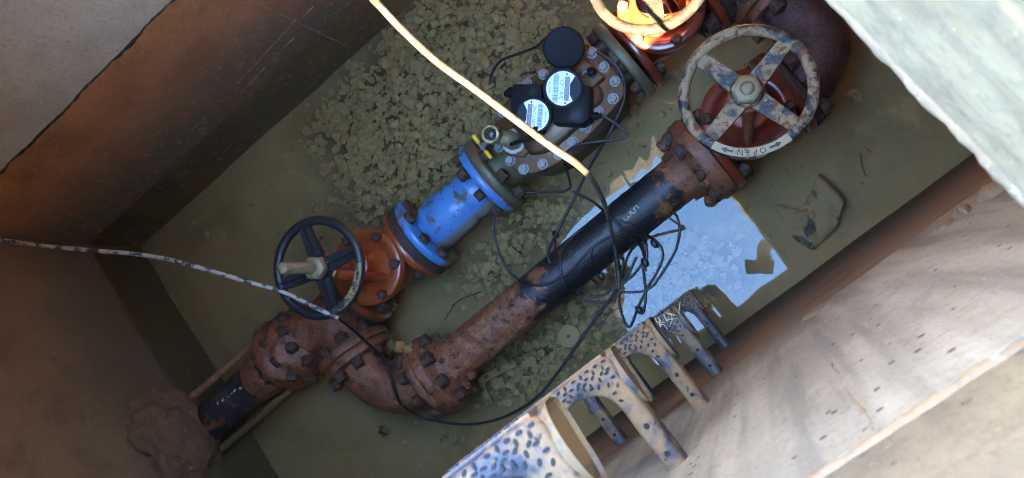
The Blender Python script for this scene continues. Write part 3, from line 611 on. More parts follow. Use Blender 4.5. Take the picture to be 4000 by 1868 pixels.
def register(c, rad, face_n, box, lid_c, lid_n, right, digits, cable_side, lab):
    """dial towards face_n; right is the reading direction"""
    reg = MB(); n = Vector(face_n).normalized(); c = Vector(c)
    reg.lathe(c - n * .055, n, [(0, rad * .95), (.045, rad), (.05, rad * 1.04), (.057, rad * 1.04), (.059, rad * .98), (.059, rad * .88), (.0545, rad * .87)], 44, cap=True)
    ro = reg.build('register', m_plastic2, meter)
    d0 = c; r = Vector(right); r = (r - n * r.dot(n)).normalized(); u = n.cross(r)
    MB().lathe(d0, n, [(0, rad * .865), (.0012, rad * .86)], 44).build('dial', m_dial, ro)
    w = MB(); seg = []
    for i in range(15): k = R(-48 + 96 * i / 14) + PI / 2; seg.append(d0 + n * .0022 + u * (rad * .86 * math.sin(k)) + r * (rad * .86 * math.cos(k)))
    w.add([d0 + n * .0022 + u * rad * .36 + r * rad * .26, d0 + n * .0022 + u * rad * .36 - r * rad * .26] + seg[::-1], [(0, 1, *range(2, 17))]); w.v += [p + n * .0018 for p in w.v]
    m_ = len(w.v) // 2; w.f = [tuple(range(m_ - 1, -1, -1)), tuple(range(m_, 2 * m_))]; w.f += [(i, (i + 1) % m_, m_ + (i + 1) % m_, m_ + i) for i in range(m_)]
    w.build('dial_shroud', m_plastic, ro, sm=False)
    def rect(x0, x1, y0, y1, h, nm, mt):
        q = [d0 + r * x * rad + u * y * rad + n * .0013 for x, y in ((x0, y0), (x1, y0), (x1, y1), (x0, y1))]; q += [p + n * h for p in q]
        return MB().add(q, [(3, 2, 1, 0), (4, 5, 6, 7), (0, 1, 5, 4), (1, 2, 6, 5), (2, 3, 7, 6), (3, 0, 4, 7)]).build(nm, mt, ro, sm=False)
    rect(-.62, .62, -.52, -.22, .0006, 'display', m_lcd)
    rect(-.6, .6, .08, .33, .0006, 'sensor_window', m_solar)
    lettering('display_digits', digits, rad * .3, d0 - u * rad * .37 + n * .0022, r, u, m_ink, ro, .0002)
    lettering('maker_name', 'NEPTUNE', rad * .25, d0 - u * rad * .07 + n * .0016, r, u, m_inkb, ro, .0002)
    lettering('model_name', 'E-CODER', rad * .13, d0 - u * rad * .68 + n * .0016, r, u, m_ink, ro, .0002)
    for sx in (-.72, .72): rect(sx - .05, sx + .05, .12, .2, .0004, 'print_mark', m_ink)
    bx = MB(); bx.prism([p.xy for p in box], .115, c.z - .01, .004); bx.build('transmitter_box', m_plastic2, ro)
    ln = Vector(lid_n).normalized(); lc = Vector(lid_c)
    MB().lathe(lc, ln, [(0, rad * .95), (.002, rad * 1.06), (.008, rad * 1.06), (.0095, rad * 1.02), (.0095, rad * .96), (.0075, rad * .94), (.0072, rad * .1)], 44).build('lid', m_plastic, ro)
    hd = (c + n * .0) * .5 + lc * .5
    hv = (lc - c); hv.z = 0; hv.normalize(); sv = Vector((-hv.y, hv.x, 0))
    for s in (-1, 1): MB().lathe(hd + sv * (s * .012) - sv * .005, sv, [(0, .005), (.01, .005)], 12).build('hinge', m_plastic, ro)
    return ro
k1 = P(2199, 346, .175); up1 = Vector((.0, .0, 1)) + Vector((-.05, -.25, 0))
r1dir = Zc(690, 440, .175) - Zc(700, 590, .175)
reg1 = register(k1, .0475, (-.06, -.3, 1), [Zc(675, 600, .165), Zc(675, 755, .165), Zc(885, 765, .165), Zc(945, 720, .165), Zc(945, 480, .165), Zc(880, 455, .165)], P(2203, 187, .185) , (-.1, -.5, 1), Zc(742, 580, .17) - Zc(757, 420, .17), '0252.05 105', 1, '')
k2 = P(2083, 452, .165)
reg2 = register(k2, .0455, (.02, -.22, 1), [Zc(365, 590, .155), Zc(380, 465, .155), Zc(590, 465, .155), Zc(600, 600, .155), Zc(500, 760, .155), Zc(360, 740, .155)], P(2065, 548, .165), (.35, .95, .22), Zc(548, 630, .16) - Zc(532, 780, .16), '1686365 0', 0, '')
for p, ax, nm in ((Zc(925, 705, .14), Zc(1035, 700, .14) - Zc(925, 705, .14), 'cable_gland'), (Zc(375, 530, .14), Zc(320, 540, .14) - Zc(375, 530, .14), 'cable_gland')):
    L_ = ax.length; MB().lathe(p, ax, [(-.01, .014), (L_ * .35, .014), (L_ * .36, .0095), (L_ * .75, .0095), (L_ * .76, .006), (L_, .006)], 16).build(nm, m_plastic, meter)

# small brass ball valve with a yellow tee handle, screwed into the meter cover
bvb = P(2007, 553, .112); bve = P(1914, 524, .205)
bvt = thing('ball_valve', 'small brass ball valve with a yellow tee handle, open end up, beside the lower dial', 'ball valve', bvb)
MB().lathe(bvb - Vector((0, 0, .01)), (0, 0, 1), [(0, .033), (.006, .034), (.012, .03), (.013, .026)], 24).rough(.003, 120).build('thread_tape', m_teflon, bvt)
MB().lathe(bvb, (0, 0, 1), [(0, .024), (.03, .024), (.034, .02), (.036, .02)], 8).build('elbow_socket', m_brassmud, bvt)
ax = ((Vector((0, 0, HC)) - bve).normalized() * .85 + (bve - bvb).normalized() * .45).normalized(); e0 = bve - ax * .05
MB().tube(spline([bvb + Vector((0, 0, .01)), bvb + Vector((0, 0, .034)), bvb * .45 + e0 * .55 + Vector((0, 0, .012)), e0, e0 + ax * .012]), .0195, 18).build('valve_body', m_brassmud, bvt)
MB().lathe(e0, ax, [(.006, .021), (.01, .0245), (.022, .0245), (.025, .023)], 8).build('body_hex', m_brassmud, bvt)
MB().lathe(e0, ax, [(.024, .0225), (.03, .021), (.042, .0225), (.05, .0225), (.0505, .0215), (.0505, .0165), (.048, .0158), (.03, .0152), (.022, .014)], 28).build('open_end', m_brassring, bvt)
MB().lathe(e0, ax, [(.023, .0148), (.027, .013)], 20).build('ball_seat', m_plastic, bvt)
MB().blob(e0 + ax * .029, .0085, 3, 0).build('ball', m_steel, bvt)
h0, h1 = P(1846, 527, .19), P(1921, 620, .165); hc = (h0 + h1) / 2
MB().tube([e0, hc], .007, 10).build('handle_stem', m_brassmud, bvt)
MB().lathe(hc, hc - e0, [(-.004, .011), (.003, .011), (.004, .008)], 6).build('handle_nut', m_steel, bvt)
MB().tube(spline([h0 * .7 + h1 * .3, hc + Vector((-.002, 0, .002)), h0 * .3 + h1 * .7]), .0035, 8).build('handle_bar', m_steel, bvt)
for a, b_ in ((h0, h0 * .66 + h1 * .34), (h1, h1 * .66 + h0 * .34)):
    dr = (b_ - a); MB().tube([a, a + dr * .06, a + dr * .2, a + dr * .85, b_], [.003, .0052, .0062, .0056, .004], 12).build('handle_grip', m_yellow, bvt)

# rusted tee, bend and wall pipe at the far end
tee = thing('pipe_tee', 'rusted iron pipe tee beyond the orange valve, wrapped in scale', 'pipe tee', (-1.02, Y1, 0))
MB().lathe((-1.02, Y1, 0), AX, [(-.16 + .01 * i, .071) for i in range(29)], 40).rough(.006, 30).build('run', m_rust, tee)
MB().lathe((-1.02, Y1, 0), (0, -1, 0), [(.01 * i, .072 - .002 * math.sin(i / 14 * PI)) for i in range(15)], 40).rough(.005, 30).build('branch', m_rust, tee)
fl = flange(.112, .138, (-1.02, Y1, 0), (0, -1, 0), .112); fl.rough(.002, 50).build('branch_flange', m_rust, tee)
flange(-.012, .012, (-.901, Y1, 0), AX, .112).rough(.003, 60).build('valve_flange', m_rustd, tee)
joint_bolts(tee, (-.888, Y1, 0), AX, .094, .03, scale=1.1)
MB().lathe((-1.02, Y1, 0), AX, [(-.235, .08), (-.232, .1), (-.222, .108), (-.205, .11), (-.19, .104), (-.18, .098), (-.16, .104), (-.14, .1), (-.122, .088), (-.1, .074)], 56).rough(.011, 26).build('joint_bell', m_rust, tee)
for i in range(6):
    k = PI * i / 5 - .1; MB().blob((-1.2 + .012 * random.random(), Y1 + .1 * math.cos(k), .1 * math.sin(k) - .01), .021, 3, .4).build('gland_bolt', m_nut, tee)
    MB().blob((-1.135, Y1 + .095 * math.cos(k), .095 * math.sin(k) - .01), .018, 3, .4).build('gland_bolt', m_nut, tee)
bend = thing('pipe_bend', 'rusted iron quarter bend with cast lettering, between the tee and the black pipe', 'pipe bend', (-1.0, .33, 0))
cx, cy, rb = -.875, .425, .152
pth = [Vector((-1.02, .455, 0))] + [Vector((cx - rb * math.cos(k), cy - rb * math.sin(k), 0)) for k in np.linspace(0, PI / 2, 18)] + [Vector((-.86, Y2, 0))]
MB().tube(pth, .07, 40).rough(.0035, 35).build('elbow_body', m_rust, bend)
flange(.141, .166, (-1.02, Y1, 0), (0, -1, 0), .11).rough(.003, 50).build('tee_flange', m_rust, bend)
flange(-.0135, .0115, (-.862, Y2, 0), AX, .114).rough(.002, 50).build('pipe_flange', m_rust, bend)
joint_bolts(bend, (-1.02, Y1 - .139, 0), (0, -1, 0), .092, .036, scale=1.05)
for i in range(9):
    k = .35 + i * .1; c = Vector((cx - rb * math.cos(k), cy - rb * math.sin(k), 0)); o = Vector((-math.cos(k), -math.sin(k), 0))
    MB().lathe(c + o * .03 + Vector((0, 0, .062)), o * .4 + Vector((0, 0, 1)), [(0, .006 + .003 * (i % 4 == 0)), (.004, .005 + .003 * (i % 4 == 0))], 8).rough(.002, 200).build('cast_letter', m_rust, bend)
for q in ((1560, 1355, .075), (1600, 1365, .07), (1640, 1385, .06)):
    MB().blob(P(*q), .016, 3, .5).build('rust_lump', M('ochre scale', (.3, .14, .04), .9, 0, (), .8, 120), bend)
by = thing('black_pipe', 'black coated iron pipe with rust patches, running half sunk across the water', 'pipe', (-.38, Y2, 0))
xs = np.linspace(-.85, .095, 95)
def prof_r(x): return .0612 + .012 * math.exp(-((x + .83) / .07) ** 2) + .009 * math.exp(-((x - .05) / .035) ** 2)
n1 = [(x, prof_r(x)) for x in xs]
MB().lathe((0, Y2, 0), AX, [q for q in n1 if -.54 <= q[0] <= .0], 56).rough(.0015, 45, lambda p: .5 + 1.5 * (mnoise.noise(p * 9) > .15)).build('barrel', m_black, by)
MB().lathe((0, Y2, 0), AX, [q for q in n1 if q[0] < -.53], 56).rough(.006, 38).build('rusted_end', m_blackend, by)
MB().lathe((0, Y2, 0), AX, [q for q in n1 if q[0] > -.01], 56).rough(.004, 45).build('rusted_end', m_blackend, by)
fl = MB().lathe((0, Y2, 0), AX, [(-.849, .06), (-.849, .112), (-.846, .1145), (-.824, .1145), (-.82, .11), (-.815, .085), (-.79, .072)], 56).rough(.007, 40); fl.build('end_flange', m_rust, by)
fl = MB().lathe((0, Y2, 0), AX, [(.0, .068), (.03, .074), (.046, .09), (.052, .106), (.06, .114), (.082, .1155), (.0925, .112), (.0925, .06)], 56).rough(.007, 42); fl.build('end_flange', m_rust, by)
joint_bolts(by, (-.85, Y2, 0), AX, .094, .04, scale=1.1); joint_bolts(by, (.09, Y2, 0), AX, .094, .038, ph=PI / 8, scale=1.1)
for i in range(9):
    k = random.uniform(-.2, PI + .2); MB().blob((-.8 + random.uniform(-.02, .06), Y2 + .078 * math.cos(k), .078 * math.sin(k) - .012), random.uniform(.009, .018), 4, .6, 1.6).build('rust_lump', m_rust, by)
for i in range(9):
    k = random.uniform(0, PI); MB().blob((.035 + random.uniform(-.015, .02), Y2 + .095 * math.cos(k), .095 * math.sin(k) - .006), random.uniform(.01, .02), 3, .45).build('rust_lump', m_rust, by)
m_chalk = M('chalk paint', (.62, .55, .42), .9, 0, [((.05, .03, .02), 90, .52, .56, .8)], 0, silt=False)
def wrap_text(s, size, pos, right, up, mat, par, yc, rad):
    o = lettering('painted_number', s, size, pos, right, up, mat, par, .0003); oo = ORG[o.name]
    for v in o.data.vertices:
        p = v.co + oo; d = Vector((0, p.y - yc, 0)); lim = max(-.95, min(.95, d.y / rad)); v.co.z = rad * math.sqrt(1 - lim * lim) + .0022 - oo.z
wrap_text('5', .036, P(2478, 822, .06), P(2520, 850, .06) - P(2470, 805, .06), P(2510, 800, .06) - P(2450, 850, .06), m_chalk, by, Y2, .0615)
wrap_text('3', .034, P(2452, 850, .06), P(2520, 850, .06) - P(2470, 805, .06), P(2510, 800, .06) - P(2450, 850, .06), m_chalk, by, Y2, .0615)
sc = MB()
for i in range(7): sc.blob(P(1730 + i * 22, 1425 - i * 13, .02), .008, 2, .5, 1, (1.6, .8, .5))
sc.rough(.002, 150).build('paint_scab', m_chalk, by)

wp = thing('wall_pipe', 'black and rusted pipe stub running into the end wall between two rods', 'pipe', (-1.42, Y1, 0))
MB().lathe((0, Y1, 0), AX, [(x, .062 + .004 * (x > -1.31)) for x in np.linspace(XC + .02, -1.2, 40)], 48).rough(.003, 40).build('barrel', M('silted bitumen coat', (.018, .018, .02), .6, 0, [(RUST, 9, .52, .6, .8), ((.10, .07, .045), 6, .52, .66, .9)], .5, 90, wl=.0), wp)
MB().lathe((0, Y1, 0), AX, [(-1.35, .064), (-1.33, .069), (-1.3, .069), (-1.28, .065)], 48).rough(.006, 45).build('rust_band', m_rust, wp)
for i in range(7):
    q = P(855 + i * 17 + random.uniform(-6, 6), 1575 - i * 12, .06); MB().blob((q.x, q.y, .0615), .006, 2, .6, 1, (1.3, .8, .3)).build('paint_mark', m_chalk, wp)
for nm, a, b_, lab in (('u', (672, 836, .03), (425, 1048, .03), 'rusty threaded tie rod along the upper side of the wall pipe'), ('l', (757, 958, -.012), (522, 1160, -.03), 'silt coated tie rod along the lower side of the wall pipe')):
    p0, p1 = Q(*a), Q(*b_); p1 = p0 + (p1 - p0) * 1.0
    tr_ = thing('tie_rod', lab, 'rod', (p0 + p1) / 2, 'tie rods beside the wall pipe')
    MB().tube([p0 + (p1 - p0) * (i / 60) for i in range(61)], .011, 12).rough(.0035, 70).build('rod', m_rod, tr_)
    MB().blob(p0 + (p0 - p1) * .01, .016, 3, .3).build('nut', m_nut, tr_)
col = MB(); cc = Vector((XC + .0, .62, .09))
col.blob(cc, 1, 6, .2, 1.2, (.085, .155, .155)); col.rough(.007, 20).rough(.003, 90).build('mortar_collar', m_mortar, None, loc=cc, ang=180)
tag(bpy.data.objects['mortar_collar'], 'round lump of reddish mortar where the wall pipe enters the end wall', 'mortar')

# right-hand bend and the tee out of frame
be2 = thing('pipe_bend', 'large pitted rusty bend beside the tan handwheel, top right of the water', 'pipe bend', (.45, .3, 0))
pth = [Vector((.335, Y2, 0)), Vector((.35, Y2, 0))] + [Vector((.352 + .108 * math.sin(k), Y2 + .108 - .108 * math.cos(k), 0)) for k in np.linspace(.1, PI / 2, 16)] + [Vector((.46, .40, 0)), Vector((.46, .45, 0))]
rr = [.072, .076] + [.082 - .006 * abs(i - 8) / 8 for i in range(16)] + [.072, .07]
MB().tube(pth, rr, 48).rough(.0045, 38).build('elbow_body', M('pitted wet rust', (.085, .026, .018), .42, 0, [((.03, .014, .012), 20, .5, .66, .5), ((.2, .1, .055), 70, .6, .7, .5), ((.16, .06, .03), 30, .62, .72, .6)], 1, 110, vary=.4), be2)
flange(-.012, .0125, (.331, Y2, 0), AX, .112).rough(.003, 50).build('valve_flange', m_rustd, be2)
flange(.0, .026, (.46, .44, 0), (0, 1, 0), .106).rough(.004, 50).build('tee_flange', m_rust, be2)
joint_bolts(be2, (.322, Y2, 0), AX, .094, .036, scale=1.05)
joint_bolts(be2, (.46, .467, 0), (0, 1, 0), .09, .034, scale=1.1)
te2 = thing('pipe_tee', 'rusty pipe tee at the top edge of the photo, right of the sunlit valve', 'pipe tee', (.47, Y1, 0))
flange(.0275, .053, (.46, .44, 0), (0, 1, 0), .107).rough(.004, 50).build('branch_flange', m_rust, te2)
MB().lathe((.46, .49, 0), (0, 1, 0), [(.0, .075), (.03, .07), (.06, .07), (.1, .07)], 40).rough(.005, 40).build('branch', m_rust, te2)
MB().lathe((0, Y1, 0), AX, [(x, .072) for x in np.linspace(.36, .72, 20)], 40).rough(.004, 40).build('run', m_rust, te2)
flange(-.0125, .0135, (.353, Y1, 0), AX, .112).rough(.006, 45).build('valve_flange', m_rustd, te2)
joint_bolts(te2, (.341, Y1, 0), AX, .094, .036, scale=1.3)
pw = thing('outlet_pipe', 'black pipe leaving the top right tee under the slab', 'pipe', (1.0, Y1, 0))
MB().lathe((0, Y1, 0), AX, [(x, .062) for x in np.linspace(.7, XD + .05, 10)], 32).build('barrel', m_black, pw)

# ------------------------------------------------------------------ ladder steps
def step_parts(root, mat):
    o = ORG[root.name]
    hw, dp = .117, .128; pl = []
    def arc(cx, cy, r, a0, a1, n=6): return [(cx + r * math.cos(R(a0 + (a1 - a0) * i / n)), cy + r * math.sin(R(a0 + (a1 - a0) * i / n))) for i in range(n + 1)]
    pl += [(hw, -.035)] + [(hw, .03)] + arc(hw - .012, dp - .012, .012, 0, 90) + arc(-hw + .012, dp - .012, .012, 90, 180) + [(-hw, .03), (-hw, -.035), (-hw + .022, -.035), (-hw + .022, .03)]
    pl += arc(-hw + .022 + .032, .106 - .034, .032, 180, 90, 7)
    for i in range(1, 8): x = -hw + .054 + (2 * hw - .108) * i / 8; pl.append((x, .107 - .0028 * abs(math.sin(i * PI / 2.7))))
    pl += arc(hw - .054, .106 - .034, .032, 90, 0, 7) + [(hw - .022, .03), (hw - .022, -.035)]
    m = MB(); m.prism(pl, -.022, 0, .003); m.v = [v + o for v in m.v]; m.build('tread', mat, root, ang=50)
    f = MB(); f.box((-hw + .006, dp - .006, -.034), (hw - .006, dp + .0025, -.006)); f.v = [v + o for v in f.v]; f.build('front_lip', mat, root, sm=False)
    for s in (-1, 1):
        e = MB(); n = 26; ring_ = []
        for i in range(n):
            k = 2 * PI * i / n; yy = .095 + .035 * math.cos(k); zz = -.0215 + .0205 * math.sin(k) * (1 - .0 * math.cos(k)); ring_.append((yy, zz - .016 * max(0, math.cos(k)) * (math.sin(k) < 0)))
        vs = [(s * (hw - .003), a, b) for a, b in ring_] + [(s * (hw + .005), a, b) for a, b in ring_] + [(s * (hw + .0015), (.095 + (a - .095) * .93), -.0235 + (b + .0235) * .91) for a, b in ring_]
        fs = [tuple(range(n))[::-s], tuple(range(2 * n, 3 * n))[::s]]
        for j in range(2): fs += [((j * n + i), (j * n + (i + 1) % n), ((j + 1) * n + (i + 1) % n), ((j + 1) * n + i))[::s] for i in range(n)]
        e.add([Vector(v) + o for v in vs], fs).build('end_lug', m_lug, root, ang=30)
        l = MB(); l.lathe((s * (hw - .011), -.035, -.012), (0, 1, 0), [(0, .0125), (.065, .0128), (.07, .0115), (.085, .01)], 14); l.v = [v + o for v in l.v]; l.build('leg', mat, root)
        for y_ in (.012, .045): q = MB(); q.lathe((s * (hw - .011), y_, .0), (0, 0, 1), [(0, .0032), (.0016, .0028)], 8); q.v = [v + o for v in q.v]; q.build('leg_plug', m_stud, root)
    return hw, dp
def studs(o, hw, dp):
    st = MB(); random.seed(3); pts = []
    def oval(c, a, z0, up, rx=.0029, ry=.0015):
        n = 8; u = Vector((math.cos(a), math.sin(a), 0)) if up else Vector((1, 0, 0)); w = Vector((-u.y, u.x, 0)) if up else Vector((0, 0, 1)); nn = Vector((0, 0, 1)) if up else Vector((0, 1, 0))
        vs = [Vector(c) + u * (rx * math.cos(2 * PI * i / n)) + w * (ry * math.sin(2 * PI * i / n)) for i in range(n)]
        vs += [v + nn * .0011 for v in vs]; st.add(vs, [tuple(range(n, 2 * n))] + [(i, (i + 1) % n, n + (i + 1) % n, n + i) for i in range(n)])
    for i in range(22):
        x = -hw + .012 + i * (2 * hw - .024) / 21
        for j, y in enumerate((.1105, .1148, .1192, .1236)):
            oval((x + (.0055 if j % 2 else 0) + random.uniform(-.0012, .0012), y + random.uniform(-.0012, .0012), .0), random.choice((0, 0, .6, -.6, 1.4)), 0, True)
    for i in range(26): oval((-hw + .014 + i * (2 * hw - .028) / 25, dp + .0025, -.02), 0, 0, False, .0028, .0036)
    for s in (-1, 1):
        for x, y in ((.1, .1), (.1, .09), (.108, .095), (.09, .104), (.083, .1065), (.109, .104), (.101, .08)): oval((s * x, y, 0), random.choice((0, 1, -.8)), 0, True)
    st.v = [v + o for v in st.v]; return st
STEPS = [(-.287, 1.388, m_step, 'nearest and highest black ladder step, muddy tread cut by the bottom edge of the photo'),
         (-.288, 1.11, m_step, 'second ladder step from the top, pink mud on its studded tread'),
         (-.278, .832, m_step, 'middle ladder step, its long muddy leg meeting the wall just above the joint'),
         (-.268, .56, m_stepg, 'grey ladder step with straw scattered on its tread, second above the water'),
         (-.266, .135, m_stepg, 'lowest grey ladder step, just above its own reflection in the water')]
me_cache = {}
for i, (x, z, mt, lab) in enumerate(STEPS):
    root = thing('ladder_step', lab, 'ladder step', (x, YB + (-.003, .005, .011, .007, .02)[i], z), 'ladder steps up the wall')
    if mt.name not in me_cache:
        hw, dp = step_parts(root, mt); s_ = studs(ORG[root.name], hw, dp).build('tread_studs', m_stud, root, sm=False); s_['kind'] = 'stuff'
        me_cache[mt.name] = root
    else:
        src = me_cache[mt.name]
        for ch in list(src.children):
            c = ch.copy(); COL.objects.link(c); c.parent = root; ORG[c.name] = ORG[root.name]
random.seed(11)

# ------------------------------------------------------------------ cables and wires
def on_pipes(p, lift=.003):
    """height of the surface a wire lies on"""
    z = .002
    for yc, rad, x0, x1 in ((Y2, .0635, -.8, .05), (Y1, .075, -1.2, -.9)):
        dy = p.y - yc
        if x0 < p.x < x1 and abs(dy) < rad: z = max(z, math.sqrt(rad * rad - dy * dy))
    return z + lift
def wire(pts, r, name, mat, label=None, cat=None, group=None, parent=None, drape=None, n=8):
    q = spline(pts, 8)
    if drape is not None: q = [Vector((p.x, p.y, max(p.z, on_pipes(p, r)))) for p in q]
    ob = MB().tube(q, r, n).build(name, mat, parent, loc=None if parent else pts[len(pts) // 2])
    if label: tag(ob, label, cat, group)
    return ob
c1 = thing('pale_cable', 'thick pale mud caked cable crossing the meter in sunlight and dropping to the black pipe', 'cable', P(1860, 350, .8))
top = [Vector((-.32, .92, 1.38)), P(1330, -95, 1.06), P(1460, 0, 1.01), P(1560, 105, .985), P(1700, 235, .96), P(1850, 345, .94), P(2010, 465, .92), P(2150, 570, .90), P(2240, 630, .885), P(2290, 672, .86)]
low = [P(2290, 672, .86), P(2330, 735, .74), P(2365, 810, .55), P(2385, 890, .32), P(2398, 950, .16), P(2408, 1010, .08), P(2418, 1080, .03), P(2416, 1120, .01), P(2395, 1150, .006)]
wire(top, .0054, 'upper_length', m_cable_sun, parent=c1); wire(low, [.0054 - .0016 * min(1, i / 40) for i in range(8 * (len(low) - 1) + 1)], 'lower_length', m_cable_shade, parent=c1)
c2 = thing('muddy_cable', 'cable from the left edge sagging over the black handwheel, pale mud flaking off it', 'cable', P(600, 1005, .5))
p_ = [P(-140, 915, .5), P(0, 937, .49), P(180, 962, .48), P(350, 978, .465), P(500, 990, .45), P(640, 1010, .44), P(760, 1040, .43), P(880, 1075, .41), P(1000, 1110, .39), P(1090, 1135, .376), P(1150, 1160, .372), P(1210, 1190, .37), P(1270, 1220, .368), P(1322, 1244, .36)]
wire(p_, .0056, 'upper_length', m_cable2, parent=c2)
p_ = [P(1322, 1244, .36), P(1370, 1280, .3), P(1430, 1335, .2), P(1490, 1395, .12), P(1522, 1455, .1), P(1540, 1520, .09), P(1570, 1580, .06), P(1640, 1625, .012), P(1720, 1648, .006), P(1820, 1658, .004), P(1920, 1645, .004), P(2020, 1605, .004), P(2110, 1540, .004), P(2190, 1440, .004), P(2260, 1340, .004), P(2330, 1240, .006), P(2385, 1165, .012), P(2410, 1130, .02)]
wire(p_, .0042, 'lower_length', m_wire, parent=c2)
def Z5(x, y, z=.004): return P(2000 + x * .5402, 650 + y * .5402, z)
coil = thing('wire_coil', 'tangled coil of thin black wire lying over the black pipe and the water', 'wire', P(2350, 1030, .05))
def zz(pts): return [Z5(x, y, on_pipes(Z5(x, y, .03), .001)) for x, y in pts]
loops = [[(365, 800), (352, 720), (375, 600), (450, 500), (560, 430), (690, 395), (810, 400), (900, 445), (950, 520), (962, 600), (945, 690), (890, 770), (800, 850), (745, 905)],
         [(365, 800), (440, 740), (520, 650), (620, 560), (740, 495), (850, 478), (935, 500), (970, 570), (975, 660), (958, 700)],
         [(370, 805), (400, 880), (470, 940), (560, 975), (660, 985), (740, 960), (775, 900), (780, 800), (770, 700), (750, 640), (745, 700), (750, 790), (768, 880)],
         [(640, 785), (590, 730), (572, 660), (585, 590), (640, 545)], [(960, 490), (1040, 540), (1085, 600), (1085, 680), (1040, 780), (990, 860), (960, 920), (930, 980), (900, 1050), (870, 1130), (845, 1165), (810, 1120), (780, 1020), (768, 900)],
         [(1165, 333), (1195, 370), (1212, 470), (1185, 600), (1120, 720), (1060, 810), (1000, 880), (900, 910), (760, 905), (640, 870), (560, 800)],
         [(945, 700), (955, 800), (965, 900), (965, 980), (950, 1060)], [(780, 640), (805, 690), (795, 770), (770, 850)], [(900, 655), (860, 740), (800, 830)],
         [(500, 880), (560, 935), (650, 935), (740, 880)], [(310, 495), (315, 580), (322, 650), (360, 760)]]
for L_ in loops: wire(zz(L_), .0031, 'loop', m_wire, parent=coil, drape=True)
for q in ((315, 495), (960, 695), (1030, 560), (640, 790), (490, 880), (920, 1040)):
    MB().blob(Z5(*q, .006), .009, 2, .25, 1, (1, 1.5, .7)).build('wire_splice', m_wire, coil)
wire([P(2130, 150, .19), P(2090, 185, .15), P(2010, 215, .12), P(1960, 235, .1), P(1930, 270, .06), P(1915, 310, .02), P(1912, 330, -.04)], .0036, 'register_wire', m_wire, 'thin black wire curving off the round open lid into the water', 'wire')
w2 = [P(2350, 450, .14), P(2400, 480, .13), P(2440, 510, .12), P(2452, 525, .12), P(2430, 540, .12), P(2330, 555, .12), P(2260, 565, .118), P(2220, 590, .11), P(2203, 620, .08), P(2212, 660, .05), P(2226, 710, .03), P(2225, 735, .01), P(2190, 750, .004), P(2110, 750, .004), P(2030, 758, .012), P(1970, 780, .02), P(1935, 830, .01), P(1930, 890, .004), P(1945, 970, .004), P(1975, 1040, .006), P(2010, 1080, .004), P(2080, 1112, .04), P(2150, 1105, .062), P(2200, 1075, .062)]
wire(w2, .0036, 'register_wire', m_wire, 'black wire from the upper dial box, looping past the blue coupling to the black pipe', 'wire', drape=True)
w3 = [P(2330, 200, .125), P(2400, 250, .12), P(2435, 310, .112), P(2440, 380, .11), P(2415, 450, .108), P(2370, 540, .1), P(2300, 660, .06), P(2240, 780, .04), P(2180, 900, .05), P(2150, 960, .04), P(2141, 1000, .05), P(2150, 1030, .05)]
wire(w3, .0038, 'register_wire', m_wire, 'long straight black wire from the right end of the bronze cover to the pipe', 'wire')
w4 = [P(2240, 750, .004), P(2310, 785, .005), P(2370, 835, .06), P(2440, 900, .062), P(2500, 960, .03), P(2515, 1000, .005), P(2520, 1060, .005)]
wire(w4, .0034, 'register_wire', m_wire, 'short black wire over the crown of the black pipe beside the painted number', 'wire', drape=True)

# ------------------------------------------------------------------ small things under and on the water
sh = MB(); nn_ = 26; oc = [(590, 240), (740, 380), (880, 550), (845, 680), (830, 780), (800, 880), (720, 950), (620, 1050), (510, 1130), (380, 1050), (270, 960), (180, 800), (80, 620), (160, 600), (300, 640), (420, 600), (520, 420)]
def Zd(x, y, z): return P(3000 + x * .3324, 600 + y * .3324, z)
oc = [Zd(*p, -.19) for p in oc]; cen = sum(oc, Vector()) / len(oc); vs = [cen + Vector((0, 0, .012))]; fs = []
for j in range(1, 9):
    for p in spline(oc + [oc[0]], 3)[:-1]:
        q = cen + (p - cen) * (j / 8); h = .03 * abs(mnoise.noise(q * 20)) + .03 * mnoise.noise(q * 9); vs.append(q + Vector((0, 0, h - .008 * (j / 8) ** 2)))
m_ = (len(vs) - 1) // 8
for i in range(m_): fs.append((0, 1 + i, 1 + (i + 1) % m_))
for j in range(7):
    for i in range(m_): a = 1 + j * m_ + i; b_ = 1 + j * m_ + (i + 1) % m_; fs.append((a, a + m_, b_ + m_, b_))
o = sh.add(vs, fs).build('plastic_sheet', m_sheet, None, loc=cen); tag(o, 'crumpled silted sheet lying under water right of the sky reflection', 'sheet')
so_ = o.modifiers.new('solid', 'SOLIDIFY'); so_.thickness = .0015
def Z6(x, y, z): return P(1450 + x * .4157, 1200 + y * .4157, z)
br = thing('angle_bracket', 'silted metal corner plate with punched holes under water near the steps', 'bracket', Z6(1060, 700, -.185))
MB().prism([Z6(*p, -.185).xy for p in ((1340, 490), (1070, 622), (1020, 655), (1000, 705), (1010, 740), (1085, 930), (1140, 900), (1065, 740), (1068, 712), (1090, 695), (1365, 560))], -.19, -.184, .001).build('plate', m_under, br)
for p in ((1200, 583), (1083, 655), (1045, 775), (1105, 880), (1310, 520)): MB().lathe(Z6(*p, -.1838), (0, 0, 1), [(0, .006), (.001, .0075), (.0012, .0055), (.0003, .005)], 14).build('bolt_hole', m_rustd, br)
ds = thing('disc', 'round silted disc with a small centre hole on the gravel beside the steps', 'disc', P(2223, 1313, -.18))
MB().lathe(P(2223, 1313, -.19), (0, 0, 1), [(0, .033), (.006, .033), (.007, .032), (.007, .0045), (.001, .0045)], 36).build('plate', m_under, ds)
MB().lathe(P(2223, 1313, -.1885), (0, 0, 1), [(0, .0044), (.0015, .0043)], 12).build('centre_hole', m_ink, ds)
